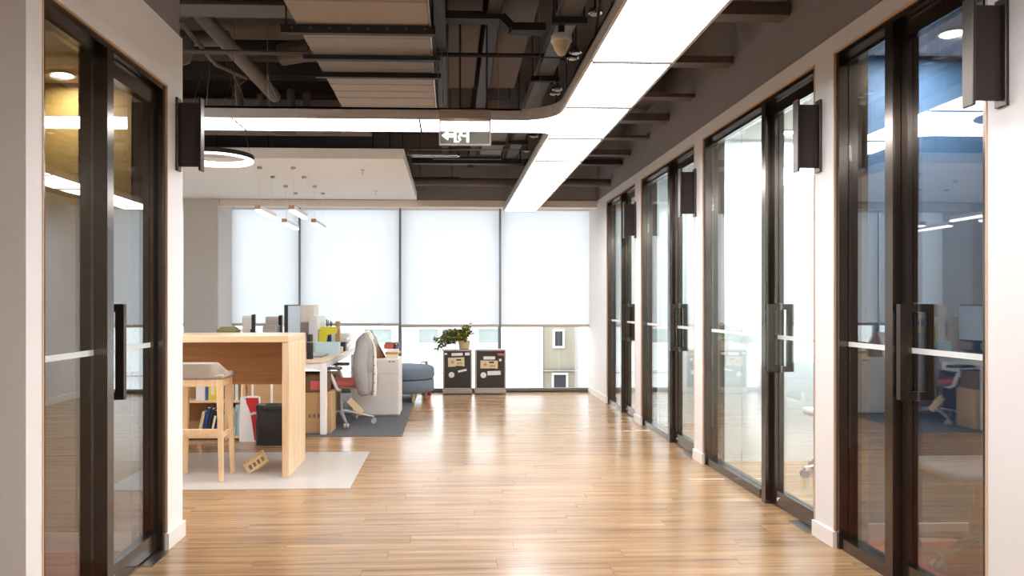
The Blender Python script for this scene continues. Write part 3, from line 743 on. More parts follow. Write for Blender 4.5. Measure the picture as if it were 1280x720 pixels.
# ================================================================== DOWNLIGHTS of the rooms
def downlight(x, y, z, power, lab, size=.075, col=(1, .95, .88)):
    t = thing('downlight', (x, y, z), lab, 'downlight', 'recessed downlights in the glazed rooms')
    obj('trim_ring', MB().lathe([(size+.012, .0), (size+.014, .004), (size, .006)], (x, y, z-.008), 20), WHITEM, t)
    obj('lens', MB().lathe([(size-.004, 0), (size, .003)], (x, y, z-.012), 20), DOWN, t)
    l = bpy.data.lights.new('downlight_lamp', 'AREA'); l.shape = 'DISK'; l.size = size*2; l.energy = power; l.color = col
    o = bpy.data.objects.new('downlight_lamp', l); COL.objects.link(o); o.parent = t; o.location = (0, 0, -.02)
downlight(2.51, 3.52, 2.66, 14, 'round glowing downlight in the ceiling of the red carpeted booth', .052)
downlight(-1.95, 3.70, 2.46, 4, 'round glowing downlight in the ceiling of the ochre walled booth', .045)
for i, (x, y) in enumerate(((2.75, 5.25), (2.65, 5.6), (3.9, 5.2))):
    downlight(x, y, 2.66, 20, ['round glowing downlight nearest the second glass door in the bright white room', 'smaller looking downlight next to the white partition in the bright white room', 'downlight deep inside the bright white room'][i], .06, (.96, .98, 1))
for i, (x, y) in enumerate(((2.9, 6.9), (4.2, 6.9))): downlight(x, y, 2.66, 18, ['downlight just inside the third glass door', 'downlight deep inside the third room'][i], .06, (.96, .98, 1))
for i, (x, y) in enumerate(((2.9, 9.0), (4.2, 9.0))): downlight(x, y, 2.66, 18, ['downlight just inside the farthest glass door', 'downlight deep inside the farthest room'][i], .06, (.96, .98, 1))
# ================================================================== FURNITURE
# ---- chair mat
tag(obj('floor_mat', MB().rbox(-3.3, -.708, 5.10, 6.36, .0005, .003, .001, 1), MATFILM), 'thin milky floor mat under the bar table and stool', 'mat')
# ---- bar table
t = thing('bar_table', (-2.3, 5.74, 0), 'high beech bar table with panel legs and a dark modesty panel', 'table')
obj('tabletop', MB().rbox(-3.45, -1.206, 5.425, 6.045, 1.013, 1.063, .003, 1), BEECHX, t)
obj('leg_panel', MB().rbox(-1.257, -1.207, 5.427, 6.043, .003, 1.013, .003, 1), BEECH, t)
obj('leg_panel', MB().rbox(-3.449, -3.40, 5.427, 6.043, .003, 1.013, .003, 1), BEECH, t)
obj('modesty_panel', MB().box(-3.40, -1.258, 5.93, 5.955, .645, 1.012), OAKP, t)
# ---- bar stool (seen from behind)
t = thing('bar_stool', (-1.85, 5.43, 0), 'beech bar stool with a low grey-beige upholstered back, at the bar table', 'stool')
feet = [(-1.668, 5.31), (-2.03, 5.31), (-2.03, 5.59), (-1.668, 5.59)]
tops = [(-1.69, 5.345), (-2.008, 5.345), (-2.008, 5.555), (-1.69, 5.555)]
for (fx_, fy_), (tx_, ty_) in zip(feet, tops): obj('leg', MB().taper((fx_, fy_, .003), (tx_, ty_, .745), .014, .021), STOOLW, t)
def lerp(i, z):
    k = (z-.003)/.742; return (feet[i][0]+(tops[i][0]-feet[i][0])*k, feet[i][1]+(tops[i][1]-feet[i][1])*k, z)
for a, b, z in ((0, 1, .368), (2, 3, .30), (1, 2, .335), (0, 3, .335)):
    obj('foot_rail', MB().bar(lerp(a, z), lerp(b, z), .022, .036), STOOLW, t)
ap = MB()
for a, b in ((0, 1), (2, 3), (1, 2), (0, 3)): ap.bar(lerp(a, .72), lerp(b, .72), .022, .05)
obj('seat_frame', ap, STOOLW, t)
obj('seat', MB().rbox(-2.035, -1.66, 5.33, 5.66, .745, .785, .016, 3), TAUPE, t)
# curved low back shell
bs = MB(); n = 16; vs = []
for i in range(n+1):
    a = R(180 + 180*i/n); ca, sa = math.cos(a), math.sin(a)
    # superellipse plan, back edge near the camera
    px = -1.848 + .205*math.copysign(abs(ca)**.55, ca); py = 5.50 + .175*math.copysign(abs(sa)**.55, sa)
    nx = -1.848 + .180*math.copysign(abs(ca)**.55, ca); ny = 5.50 + .150*math.copysign(abs(sa)**.55, sa)
    e_ = abs(ca); zt = .872 - .075*max(0, e_-.55)/.45 - .02*e_*0; zb = .762
    vs += [(px, py, zb), (px + (px+1.848)*.03, py-.012*(1-e_), zt-.012), (px, py, zt), (nx, ny, zt), (nx, ny, zb)]
m5 = 5
fs = [(i*m5+k, (i+1)*m5+k, (i+1)*m5+(k+1)%m5, i*m5+(k+1)%m5) for i in range(n) for k in range(m5)]
bs.add(vs, fs, True); bs.add(vs[:5], [(0,1,2,3,4)]); bs.add(vs[-5:], [(4,3,2,1,0)])
obj('backrest', bs, TAUPE, t, fixn=True)
# ---- card box lying on the mat
t = thing('card_tray', (0, 0, 0), 'small open tan cardboard tray tipped over on the milky mat', 'box')
m = MB(); w_, d_, h_ = .09, .055, .03
m.box(-w_, w_, -d_, d_, 0, .004); m.box(-w_, w_, -d_, -d_+.004, .004, h_); m.box(-w_, w_, d_-.004, d_, .004, h_); m.box(-w_, -w_+.004, -d_+.004, d_-.004, .004, h_); m.box(w_-.004, w_, -d_+.004, d_-.004, .004, h_)
obj('tray', m, TAPE, t)
for k in range(4): obj('printed_patch', MB().rbox(-.065+.036*k, -.042+.036*k, -.02, .02, .0041, .006, .001, 1), BROWNF if k != 3 else KRAFTD, t)
obj('flap', MB().bar((-w_, -.06, .002), (-w_-.03, -.06, .006), .1, .003), TAPE, t)
t.location = (-1.50, 5.64, .065); t.rotation_euler = (R(52), R(-34), R(12))
# ---- low bookshelf behind the table
t = thing('bookshelf', (-2.5, 7.1, 0), 'low two tier beech bookshelf behind the bar table', 'bookshelf')
SX0, SX1, SY0, SY1 = -3.1, -1.985, 6.97, 7.15
for x in (SX0, -2.16, SX1-.022): obj('upright', MB().box(x, x+.022, SY0, SY1, .0, .70), BEECH, t)
for x0, x1 in ((SX0+.022, -2.16), (-2.138, SX1-.022)):
    for z in (.015, .355, .678): obj('shelf_board', MB().box(x0, x1, SY0, SY1, z, z+.022), BEECHX, t)
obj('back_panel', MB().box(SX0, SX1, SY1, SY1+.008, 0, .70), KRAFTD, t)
obj('plinth', MB().box(SX0, SX1, SY0+.02, SY0+.04, -.0, .015), STRUT, t)
bookc = {k: mat('book_'+k, c, .6) for k, c in dict(beige=(214, 190, 150), navy=(34, 66, 128), black=(42, 40, 42), white=(232, 228, 222), yellow=(224, 208, 60), blue=(60, 96, 160), cream=(236, 220, 190), pale=(174, 208, 216), red=(190, 60, 50), grey=(150, 146, 146)).items()}
def book(x, z, th, h, lean, c, lab, d=.15, y=6.985, bar=None, name='book', cat='book', grp='books on the low shelf'):
    t = thing(name, (x, y, z), lab, cat, grp)
    obj('cover', MB().box(0, th, 0, d, 0, h), bookc[c], t).location = (0, 0, 0)
    k = t.children[0]; k.data.transform(Matrix.Translation(Vector((x, y, z))))
    if bar:
        b = obj('spine_print', MB().box(th*.25, th*.75, -.0012, 0, h*.3, h*.8), bookc[bar], t); b.data.transform(Matrix.Translation(Vector((x, y, z))))
    pg = obj('pages', MB().box(th*.1, th*.9, .004, d-.004, h, h+.001), PAPER, t); pg.data.transform(Matrix.Translation(Vector((x, y, z))))
    if lean: t.rotation_euler = (0, R(lean), 0)
    return t
book(-2.425, .0375, .030, .235, 12, 'beige', 'beige book leaning right on the lower shelf, left of the navy one')
book(-2.383, .0375, .030, .275, 12, 'navy', 'navy blue book leaning right on the lower shelf')
book(-2.345, .0375, .026, .265, 12, 'black', 'slim black book between the navy book and the lettered black one')
book(-2.312, .0375, .040, .250, 12, 'black', 'thick black book with pale spine lettering on the lower shelf', bar='white')
book(-2.262, .0375, .026, .235, 12, 'blue', 'mid blue book on the lower shelf behind the stool leg')
book(-2.225, .0375, .030, .22, 0, 'white', 'white book on the lower shelf against the divider', bar='black')
book(-2.435, .377, .085, .19, 0, 'white', 'wide white binder on the upper shelf, left of the yellow one')
book(-2.345, .377, .020, .19, 0, 'blue', 'thin blue book on the upper shelf')
book(-2.318, .377, .080, .18, 0, 'yellow', 'yellow spined binder on the upper shelf', bar='cream')
book(-2.23, .377, .02, .18, 0, 'black', 'thin black book on the upper shelf beside the divider')
book(-2.133, .0375, .030, .26, 7, 'cream', 'cream folder left of the pale blue folders')
book(-2.095, .0375, .028, .30, 7, 'pale', 'pale blue folder with dark spine marks, left one of two', bar='grey')
book(-2.057, .0375, .026, .30, 5, 'pale', 'plain pale blue folder, right one of two')
book(-2.13, .377, .05, .20, 0, 'cream', 'cream binder on the upper shelf right of the divider')
book(-2.065, .377, .03, .20, 0, 'white', 'narrow white binder on the upper shelf, right end')
# brown cartons behind bag and bin
t = thing('cardboard_box', (-1.75, 7.17, 0), 'tall kraft carton with white tape strips, behind the bag and bin', 'box')
obj('carton', MB().rbox(-1.975, -1.52, 7.06, 7.16, 0, .70, .004, 1), KRAFT, t)
for x in (-1.93, -1.745): obj('tape_strip', MB().box(x, x+.022, 7.056, 7.06, .3, .70), PAPER, t)
# paper bag
t = thing('paper_bag', (-1.905, 6.94, 0), 'white and red paper carrier bag standing by the black bin', 'bag')
def sack(name, x0, x1, y0, y1, z1, m, taper_=.85, seed=1, nz=8, na=20, wob=.01, top=True, yt=1):
    rnd = random.Random(seed); b = MB(); vs = []
    cx, cy_, ax, ay = (x0+x1)/2, (y0+y1)/2, (x1-x0)/2, (y1-y0)/2
    ph = [rnd.uniform(0, 6) for _ in range(4)]
    for j in range(nz+1):
        k = j/nz; s = 1 - (1-taper_)*k; sy_ = 1 - (1-yt)*k
        for i in range(na):
            a = 2*math.pi*i/na; ca, sa = math.cos(a), math.sin(a)
            q = 1 + wob/ax*math.sin(5*a+ph[0]+3*k)*(k*.8+.2) + wob/ax*.6*math.sin(9*a+ph[1]-5*k)
            vs.append((cx + ax*s*q*math.copysign(abs(ca)**.5, ca), cy_ + ay*sy_*q*math.copysign(abs(sa)**.5, sa), z1*k + (wob*.8*math.sin(4*a+ph[2]) if j == nz else 0)))
    fs = [(j*na+i, j*na+(i+1)%na, (j+1)*na+(i+1)%na, (j+1)*na+i) for j in range(nz) for i in range(na)]
    b.add(vs, fs, True); b.f.append(tuple(reversed(range(na)))); b.sm.append(False)
    return b
obj('bag_body', sack('b', -1.998, -1.80, 6.86, 6.96, .42, PAPER, .92, 3, wob=.004), PAPER, t)
m = MB(); pts = []
for j in range(9):
    k = j/8; z = .015 + k*.40; x1 = -1.803-.008*k + .004*math.sin(k*9); x0 = (-1.845 - .055*k - .03*math.exp(-((k-.95)/.2)**2))
    pts.append((x0, x1, z))
vs = [(a, 6.853, z) for a, b, z in pts] + [(b, 6.853, z) for a, b, z in pts] + [(a, 6.858, z) for a, b, z in pts] + [(b, 6.858, z) for a, b, z in pts]
fs = [(i, i+9, i+10, i+1) for i in range(8)] + [(i+18, i+19, i+28, i+27) for i in range(8)] + [(i, i+1, i+19, i+18) for i in range(8)] + [(i+9, i+27, i+28, i+10) for i in range(8)] + [(0,18,27,9),(8,17,35,26)]
m.add(vs, fs); obj('red_panel', m, REDP, t, fixn=True)['label'] = 'red printed side of the bag'
m = MB()
for x, z in ((-1.868, .265), (-1.845, .272), (-1.822, .270)): m.lathe([(.016, 0), (.016, .002)], (0, 0, 0), 12); 
cs = [(-1.868, .265), (-1.845, .272), (-1.822, .270)]
m.v = [(cs[i//24][0]+p[0], 6.853-p[2], cs[i//24][1]+p[1]*.8) for i, p in enumerate(m.v)]
mk = obj('pale_emblem', m, PAPER, t, fixn=True); mk['kind'] = 'stuff'
# black bin bag
t = thing('waste_bin', (-1.645, 6.745, 0), 'black bin lined with a shiny black bag, under the bar table', 'bin')
bb = sack('bin', -1.79, -1.50, 6.66, 6.83, .365, BLACKB, 1.02, 5, nz=10, na=36, wob=.007, yt=1.0)
obj('bin_bag', bb, BLACKB, t)
obj('bin_fold', MB().lathe([(.148, .31), (.158, .33), (.158, .362), (.150, .37), (.13, .345), (.12, .20)], (-1.645, 6.745, 0), 28, True, 1.0, .58), BLACKB, t)

# ---- desk
t = thing('office_desk', (-2.0, 8.3, 0), 'white legged desk with a beech top, cluttered, behind the bar table', 'desk')
obj('desktop', MB().rbox(-3.05, -1.228, 7.165, 9.45, .715, .742, .003, 1), mat('desk_top_beech', (232, 204, 174), .35, noise=.05, scale=6), t)
for x in (-1.29, -2.9):
    for y in (7.17, 9.38): obj('leg', MB().rbox(x, x+.062, y, y+.06, .006, .715, .003, 1), WHITEM, t)
fr = MB()
fr.box(-2.84, -1.29, 7.18, 7.22, .65, .715); fr.box(-2.84, -1.29, 9.39, 9.43, .65, .715); fr.box(-1.27, -1.24, 7.23, 9.38, .66, .715)
obj('apron_frame', fr, WHITEM, t)
# cartons under the desk
t = thing('cardboard_box', (-1.35, 7.35, .006), 'kraft carton with dark printed marks, under the near desk leg', 'box')
obj('carton', MB().rbox(-1.66, -1.19, 7.255, 7.53, .006, .41, .004, 1), KRAFT, t)
for x in (-1.42, -1.375, -1.33): obj('printed_mark', MB().box(x, x+.028, 7.2535, 7.255, .16, .20), BROWNF, t)
t = thing('cardboard_box', (-1.5, 7.45, .41), 'open brown carton with a red item, upper of the stack under the desk', 'box')
m = MB(); x0, x1, y0, y1, z0, z1 = -1.66, -1.24, 7.26, 7.53, .411, .60
m.box(x0, x1, y0, y1, z0, z0+.01); m.box(x0, x1, y0, y0+.008, z0+.01, z1); m.box(x0, x1, y1-.008, y1, z0+.01, z1); m.box(x0, x0+.008, y0+.008, y1-.008, z0+.01, z1); m.box(x1-.008, x1, y0+.008, y1-.008, z0+.01, z1)
obj('carton', m, mat('dark_olive_card', (118, 92, 58), .85, noise=.1, scale=10), t)
obj('red_patch', MB().rbox(-1.40, -1.29, 7.254, 7.26, .44, .53, .003, 1), REDF, t)
t = thing('cardboard_box', (-1.5, 8.3, .006), 'kraft carton deep under the desk behind the chair column', 'box')
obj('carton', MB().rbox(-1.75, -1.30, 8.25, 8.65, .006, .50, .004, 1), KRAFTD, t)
obj('tape_strip', MB().box(-1.55, -1.50, 8.247, 8.25, .1, .5), TAPE, t)

# ---- office chair facing the desk
def rotz(mb, c, a):
    ca, sa = math.cos(a), math.sin(a)
    mb.v = [(c[0]+(p[0]-c[0])*ca-(p[1]-c[1])*sa, c[1]+(p[0]-c[0])*sa+(p[1]-c[1])*ca, p[2]) for p in mb.v]; return mb
def star_base(root, c, z0, Rr, m, cm, a0, arm=.028, hub=True):
    for k in range(5):
        a = a0 + k*2*math.pi/5; d = Vector((math.cos(a), math.sin(a), 0)); C_ = Vector((c[0], c[1], 0))
        p = [C_ + d*r + Vector((0,0,z)) for r, z in ((.02, z0+.135), (Rr*.45, z0+.115), (Rr*.8, z0+.088), (Rr, z0+.075))]
        b = obj('base_arm', MB().tube(p, [arm, arm*.85, arm*.68, arm*.6], 8, sy=.7), m, root)
        q = C_ + d*Rr; n = Vector((-d.y, d.x, 0))
        w = MB()
        for s in (-1, 1): w.tube([q + n*s*.008 + Vector((0,0,z0+.0285)), q + n*s*.026 + Vector((0,0,z0+.0285))], .028, 14)
        w.tube([q + Vector((0,0,z0+.0285)), q + Vector((0,0,z0+.075))], .008, 8); w.tube([q - n*.008 + Vector((0,0,z0+.0285)), q + n*.008 + Vector((0,0,z0+.0285))], .006, 6)
        obj('caster', w, cm, b)
CC = (-1.19, 7.84)
t = thing('office_chair', (CC[0], CC[1], .006), 'white framed office chair with a red seat, under the grey jacket', 'chair')
star_base(t, CC, .006, .36, mat('chair_base_pale', (214, 210, 206), .3, metal=.5), mat('caster_grey', (178, 176, 174), .5), R(-72), .022)
obj('gas_column', MB().tube([(CC[0], CC[1], .10), (CC[0], CC[1], .24)], .026, 12).tube([(CC[0], CC[1], .24), (CC[0], CC[1], .41)], .016, 12), STEEL, t)
obj('mechanism', MB().rbox(CC[0]-.10, CC[0]+.10, CC[1]-.07, CC[1]+.07, .385, .425, .012, 2), GREYP, t)
obj('seat', MB().rbox(CC[0]-.27, CC[0]+.22, CC[1]-.235, CC[1]+.235, .425, .485, .028, 3), REDF, t)
obj('seat_shell', MB().rbox(CC[0]-.25, CC[0]+.21, CC[1]-.22, CC[1]+.22, .408, .428, .008, 1), GREYP, t)
for s in (-1, 1):
    y = CC[1] + s*.27
    am = obj('armrest', MB().tube([(CC[0]+.02, CC[1]+s*.16, .40), (CC[0]+.02, y-s*.02, .395), (CC[0]+.0, y, .42), (CC[0]-.05, y, .54), (CC[0]-.09, y, .615)], [.016, .018, .02, .019, .018], 10), WHITEM, t)
    obj('arm_pad', MB().rbox(CC[0]-.20, CC[0]+.06, y-.04, y+.04, .612, .645, .012, 2), mat('arm_pad_grey', (104, 102, 102), .7), am)
bk = MB()
for s in (-1, 1): bk.tube([(CC[0]+.10, CC[1]+s*.06, .40), (CC[0]+.24, CC[1]+s*.12, .42), (CC[0]+.27, CC[1]+s*.17, .56), (CC[0]+.265, CC[1]+s*.19, .80), (CC[0]+.30, CC[1]+s*.15, .965)], .017, 8)
bk.tube([(CC[0]+.30, CC[1]-.15, .965), (CC[0]+.305, CC[1], .975), (CC[0]+.30, CC[1]+.15, .965)], .017, 8)
obj('back_frame', bk, WHITEM, t)
m = MB(); vs = []; 
for i in range(9):
    for j in range(9):
        yy = -.18 + .36*i/8; z = .50 + .44*j/8; xx = .255 + .03*math.cos(yy*8)*.5 + .03*((z-.6)/.4)**2 - (.18-abs(yy))*.03
        vs.append((CC[0]+xx, CC[1]+yy, z))
fs = [(i*9+j, (i+1)*9+j, (i+1)*9+j+1, i*9+j+1) for i in range(8) for j in range(8)]
m.add(vs, fs, True); m.add([(p[0]+.012, p[1], p[2]) for p in vs], [tuple(reversed(f)) for f in fs], True)
obj('backrest', m, TAUPE, t)
# ---- jacket over the chair back
def jx(z): return CC[0] + .262 + .03*max(0, (z-.6)/.4)**2
t = thing('puffer_jacket', (CC[0]+.26, CC[1], .27), 'grey puffer jacket with a cream buttoned edge, draped over the office chair', 'jacket')
jm = MB(); na, nz = 28, 26; vs = []
rnd = random.Random(4)
for j in range(nz+1):
    k = j/nz; z = .335 + .66*k
    hw = .24*(1 - .25*max(0, (k-.72)/.28)**2 - .06*(1-k))          # half width along y
    ht = .085*(1 - .75*max(0, (k-.8)/.2)**2) + .02*math.sin(k*math.pi)    # half thickness along x
    puff = .013*abs(math.sin(k*nz*.36))
    cx = jx(z) + .0 + .03*(1-k)
    for i in range(na):
        a = 2*math.pi*i/na; ca, sa = math.cos(a), math.sin(a)
        q = 1 + .08*math.sin(3*a+k*7) + .07*math.sin(5*a-k*11+1) + .05*math.sin(9*a+k*17)
        vs.append((cx + (ht+puff)*q*math.copysign(abs(ca)**.8, ca), CC[1] + (hw+puff)*math.copysign(abs(sa)**.8, sa)*(1+.02*math.sin(7*k+a)), z + .008*math.sin(4*a)))
jm.add(vs, [(j*na+i, j*na+(i+1)%na, (j+1)*na+(i+1)%na, (j+1)*na+i) for j in range(nz) for i in range(na)], True)
jm.f.append(tuple(reversed(range(na)))); jm.sm.append(True); jm.f.append(tuple(nz*na+i for i in range(na))); jm.sm.append(True)
obj('body', jm, GREYC, t)
# near sleeve hanging by the side
sl = MB(); sl.tube([(jx(.9)+.0, CC[1]-.21, .90), (jx(.8)-.015, CC[1]-.27, .78), (jx(.7)-.02, CC[1]-.285, .62), (jx(.6)-.0, CC[1]-.275, .47), (jx(.5)+.015, CC[1]-.265, .36)], [.055, .072, .075, .068, .05], 14)
obj('sleeve', sl, GREYC, t)
ed = MB(); pts = []
for j in range(15):
    k = j/14; z = .33 + .64*k; pts.append((jx(z) + .0 + .03*(1-k) + .092 - .07*max(0, (k-.7)/.3)**2 + .02*math.sin(k*math.pi), CC[1]-.17 + .03*k, z))
ed.tube(pts, .019, 8, sy=1.4); obj('front_edge', ed, CREAM, t)['label'] = 'cream lining edge with dark press buttons'
for j in range(7):
    p = pts[1+2*j] if 1+2*j < 15 else pts[-1]
    obj('button', MB().lathe([(.004, -.006), (.009, 0), (.004, .006)], (p[0]-.004, p[1]-.021, p[2]), 8), STRUT, t)
cl = MB(); cl.tube([(jx(.95)-.08, CC[1]-.17, .80), (jx(.95)-.05, CC[1]-.17, .88), (jx(.95)-.015, CC[1]-.155, .955)], [.018, .022, .022], 10); obj('collar_tab', cl, CREAM, t)
cl = MB(); cl.tube([(jx(1)-.01, CC[1]-.16, .985), (jx(1)+.03, CC[1]-.15, 1.0), (jx(1)+.05, CC[1]-.13, .97), (jx(1)+.07, CC[1]-.13, .92)], [.02, .024, .024, .018], 10); obj('hood_edge', cl, CREAM, t)
obj('belt_end', MB().bar((CC[0]+.13, CC[1]-.28, .30), (CC[0]+.27, CC[1]-.29, .16), .02, .06), mat('belt_tan', (226, 200, 164), .8), t)

# ---- off-white cabinet beside the chair
t = thing('pedestal_cabinet', (-.86, 8.6, .006), 'off-white metal pedestal cabinet at the edge of the carpet', 'cabinet')
obj('body', MB().rbox(-1.13, -.59, 8.35, 8.83, .006, .665, .005, 1), CABW, t)
obj('drawer', MB().rbox(-1.122, -.598, 8.334, 8.35, .50, .655, .003, 1), CABW, t)
obj('drawer', MB().rbox(-1.122, -.598, 8.334, 8.35, .022, .494, .003, 1), CABW, t)
obj('lock', MB().tube([(-.70, 8.334, .636), (-.70, 8.328, .636)], .012, 10), GREYP, t)
obj('lock_tab', MB().rbox(-.675, -.64, 8.331, 8.334, .628, .644, .001, 1), GREYP, t)
# items on the cabinet
bc = MB(); vs = []; na, nz = 20, 8
for j in range(nz+1):
    k = j/nz
    for i in range(na):
        a = 2*math.pi*i/na; q = 1+.08*math.sin(3*a+4*k)+.05*math.sin(5*a)
        vs.append((-.90 + .04*0 - .035*k + (.125*(1-k*.92))*q*math.cos(a), 8.56 + .10*(1-k*.8)*q*math.sin(a), .665 + .32*k))
bc.add(vs, [(j*na+i, j*na+(i+1)%na, (j+1)*na+(i+1)%na, (j+1)*na+i) for j in range(nz) for i in range(na)], True); bc.f += [tuple(reversed(range(na))), tuple(nz*na+i for i in range(na))]; bc.sm += [False, False]
tag(obj('cloth_bundle', bc, BROWNF), 'brown soft cloth bundle heaped on the off-white cabinet', 'cloth')
def pile(name, lab, cat, x0, x1, y0, y1, z0, z1, m, grp=None, rot=0, r=.003):
    b = MB().rbox(x0, x1, y0, y1, z0, z1, r, 1)
    if rot: rotz(b, ((x0+x1)/2, (y0+y1)/2), R(rot))
    return tag(obj(name, b, m), lab, cat, grp)
G = 'papers and boxes on the off-white cabinet'
pile('paper_stack', 'lowest cream paper stack on the off-white cabinet, by the brown bundle', 'paper', -.76, -.62, 8.42, 8.7, .665, .71, bookc['cream'], G, 3)
pile('card_folder', 'tan folder second from the bottom of the pile on the off-white cabinet', 'folder', -.755, -.605, 8.42, 8.7, .7105, .738, KRAFT, G, -4)
pile('paper_stack', 'white paper stack in the middle of the pile on the off-white cabinet', 'paper', -.75, -.61, 8.43, 8.7, .7385, .775, PAPER, G, 5)
pile('pamphlet', 'red box near the top of the pile on the off-white cabinet', 'box', -.77, -.66, 8.45, 8.68, .7755, .83, REDF, G, -3)
pile('pamphlet', 'blue-grey bag beside the red box on the pile on the cabinet', 'bag', -.65, -.595, 8.46, 8.66, .7755, .82, OTT, G, 0, .012)
pile('card_folder', 'kraft folder topping the pile on the off-white cabinet', 'folder', -.77, -.60, 8.45, 8.68, .8305, .845, KRAFTD, G, 4)

# ---- things on the desk
DT = .742
def monitor(x, y, rz, lab, w=.52, h=.32, z0=.11, tilt=0):
    t = thing('computer_monitor', (x, y, DT), lab, 'monitor')
    P = {}
    def pt(name, mb, m, par): 
        o = obj(name, mb, m, par); o.data.transform(Matrix.Translation(W(par))); return o
    pt('casing', MB().rbox(-w/2, w/2, -.012, .028, z0, z0+h, .006, 1), BLACKP, t)
    pt('screen', MB().box(-w/2+.014, w/2-.014, -.0135, -.012, z0+.018, z0+h-.014), SCREEN, t)
    pt('stand', MB().bar((0, .03, .01), (0, .035, z0+h*.5), .05, .02), BLACKP, t)
    pt('foot', MB().rbox(-.11, .11, -.06, .12, 0, .012, .005, 1), BLACKP, t)
    t.rotation_euler = (0, 0, R(rz)); return t
monitor(-2.22, 8.25, 104, 'black monitor seen edge on, nearest the grey column', .50, .34, .10)
monitor(-1.93, 8.30, 102, 'black monitor seen edge on, just left of the angled monitor', .46, .32, .11)
monitor(-1.72, 7.95, 85, 'black monitor with a pale screen, angled, rising highest on the desk', .46, .42, .13)
pile('storage_box', 'wide beige box standing between the two edge-on monitors', 'box', -2.20, -2.02, 8.62, 8.85, DT, 1.15, mat('pinkish_card', (222, 206, 196), .8), None, 4)
pile('grey_printer', 'grey box shaped printer before the edge-on monitors', 'printer', -1.96, -1.82, 7.58, 7.80, DT, 1.075, GREYP, None, 0, .012)
pile('white_device', 'small white device left of the edge-on monitor by the column', 'device', -2.50, -2.36, 8.7, 8.85, DT, 1.16, PAPER, None, 10, .02)
tag(obj('desk_plant', MB().lathe([(.05, 0), (.06, .12), (.1, .2), (.13, .27), (.08, .31)], (-2.42, 7.95, DT), 14), mat('dull_moss', (150, 146, 96), .9, noise=.3, scale=30, bump=.8, bscale=60)), 'low mossy plant at the left end of the desk, just above the bar table', 'plant')
pile('carton', 'beige carton behind the angled monitor, topmost on its stack', 'box', -1.78, -1.60, 8.5, 8.8, 1.085, 1.29, mat('beige_card', (232, 218, 206), .8), 'stack behind the angled monitor', 0)
pile('carton', 'dark rimmed carton under the beige carton behind the angled monitor', 'box', -1.79, -1.62, 8.5, 8.78, .92, 1.085, mat('grey_card', (176, 166, 160), .8), 'stack behind the angled monitor', 3)
pile('carton', 'lowest carton of the stack behind the angled monitor', 'box', -1.80, -1.60, 8.48, 8.8, DT, .92, bookc['cream'], 'stack behind the angled monitor', 0)
pile('document_tray', 'white document tray leaning papers beside the stack of cartons', 'tray', -1.60, -1.50, 8.3, 8.62, DT, 1.16, PAPER, None, -8)
t = thing('water_bottle', (-1.425, 7.36, DT), 'black steel flask standing at the near edge of the desk', 'bottle')
obj('body', MB().lathe([(.030, 0), (.033, .006), (.033, .17), (.028, .19)], (-1.425, 7.36, DT), 18), BLACKP, t)
obj('ring', MB().lathe([(.0335, .168), (.0335, .178), (.030, .178)], (-1.425, 7.36, DT), 18), STEEL, t)
obj('cap', MB().lathe([(.030, .19), (.031, .195), (.031, .245), (.028, .25)], (-1.425, 7.36, DT), 18), BLACKP, t)
t = thing('keyboard', (-1.40, 7.72, DT), 'grey keyboard lying on the desk behind the flask', 'keyboard')
obj('body', MB().rbox(-1.50, -1.33, 7.55, 7.92, DT, DT+.018, .004, 1), GREYP, t)
kk = MB()
for i in range(4):
    for j in range(12): kk.box(-1.49+i*.038, -1.458+i*.038, 7.565+j*.029, 7.588+j*.029, DT+.018, DT+.024)
ko = obj('key', kk, mat('key_pale', (196, 196, 200), .5), t); ko['kind'] = 'stuff'
t = thing('desk_organizer', (-1.36, 8.1, DT), 'pale blue open desk organizer box behind the keyboard', 'box')
m = MB(); x0, x1, y0, y1, z0, z1 = -1.49, -1.25, 8.02, 8.24, DT, DT+.13
m.box(x0, x1, y0, y1, z0, z0+.006); m.box(x0, x1, y0, y0+.006, z0+.006, z1); m.box(x0, x1, y1-.006, y1, z0+.006, z1); m.box(x0, x0+.006, y0+.006, y1-.006, z0+.006, z1); m.box(x1-.006, x1, y0+.006, y1-.006, z0+.006, z1)
obj('tray', m, PALEB, t); obj('divider', MB().box(-1.37, -1.365, 8.03, 8.23, z0+.006, z1-.01), PALEB, t)
t = thing('yellow_file', (-1.42, 8.35, DT), 'bright yellow file holder behind the pale blue organizer', 'file')
m = MB(); m.prism([(-1.505, DT), (-1.505, DT+.19), (-1.485, DT+.295), (-1.31, DT+.295), (-1.31, DT+.22), (-1.41, DT+.20), (-1.43, DT+.1), (-1.43, DT)][::-1], 8.30, 8.36); obj('holder', m, YELLOW, t, fixn=True)
t = thing('pen_pot', (-1.37, 8.45, DT), 'dark pot of pens above the yellow file', 'pot')
obj('pot', MB().lathe([(.03, 0), (.034, .005), (.036, .28), (.030, .28), (.028, .02)], (-1.42, 8.45, DT), 16), bookc['navy'], t)
for k, (dx, dy, h) in enumerate(((.01, .0, .36), (-.012, .01, .38), (.0, -.012, .37), (.015, .012, .35))): obj('pen', MB().tube([(-1.42+dx, 8.45+dy, DT+.02), (-1.42+dx*2.2, 8.45+dy*2.2, DT+h)], .006, 6), BLACKP, t)
pile('small_carton', 'small tan carton right of the pen pot', 'box', -1.35, -1.30, 8.5, 8.56, DT, DT+.355, KRAFT)
t = thing('paper_stack', (-1.25, 8.9, DT), 'broad pile of white papers at the window end of the desk', 'paper')
for k in range(5): obj('sheet_bundle', rotz(MB().rbox(-1.50+.01*k, -1.235-.008*(k % 2), 8.75, 9.1, DT+.04*k, DT+.04*k+.038, .003, 1), (-1.37, 8.92), R((-1)**k*3)), PAPER, t)
t = thing('camera_bag', (-1.30, 8.62, DT), 'black pouch on the desk edge by the jacket', 'bag')
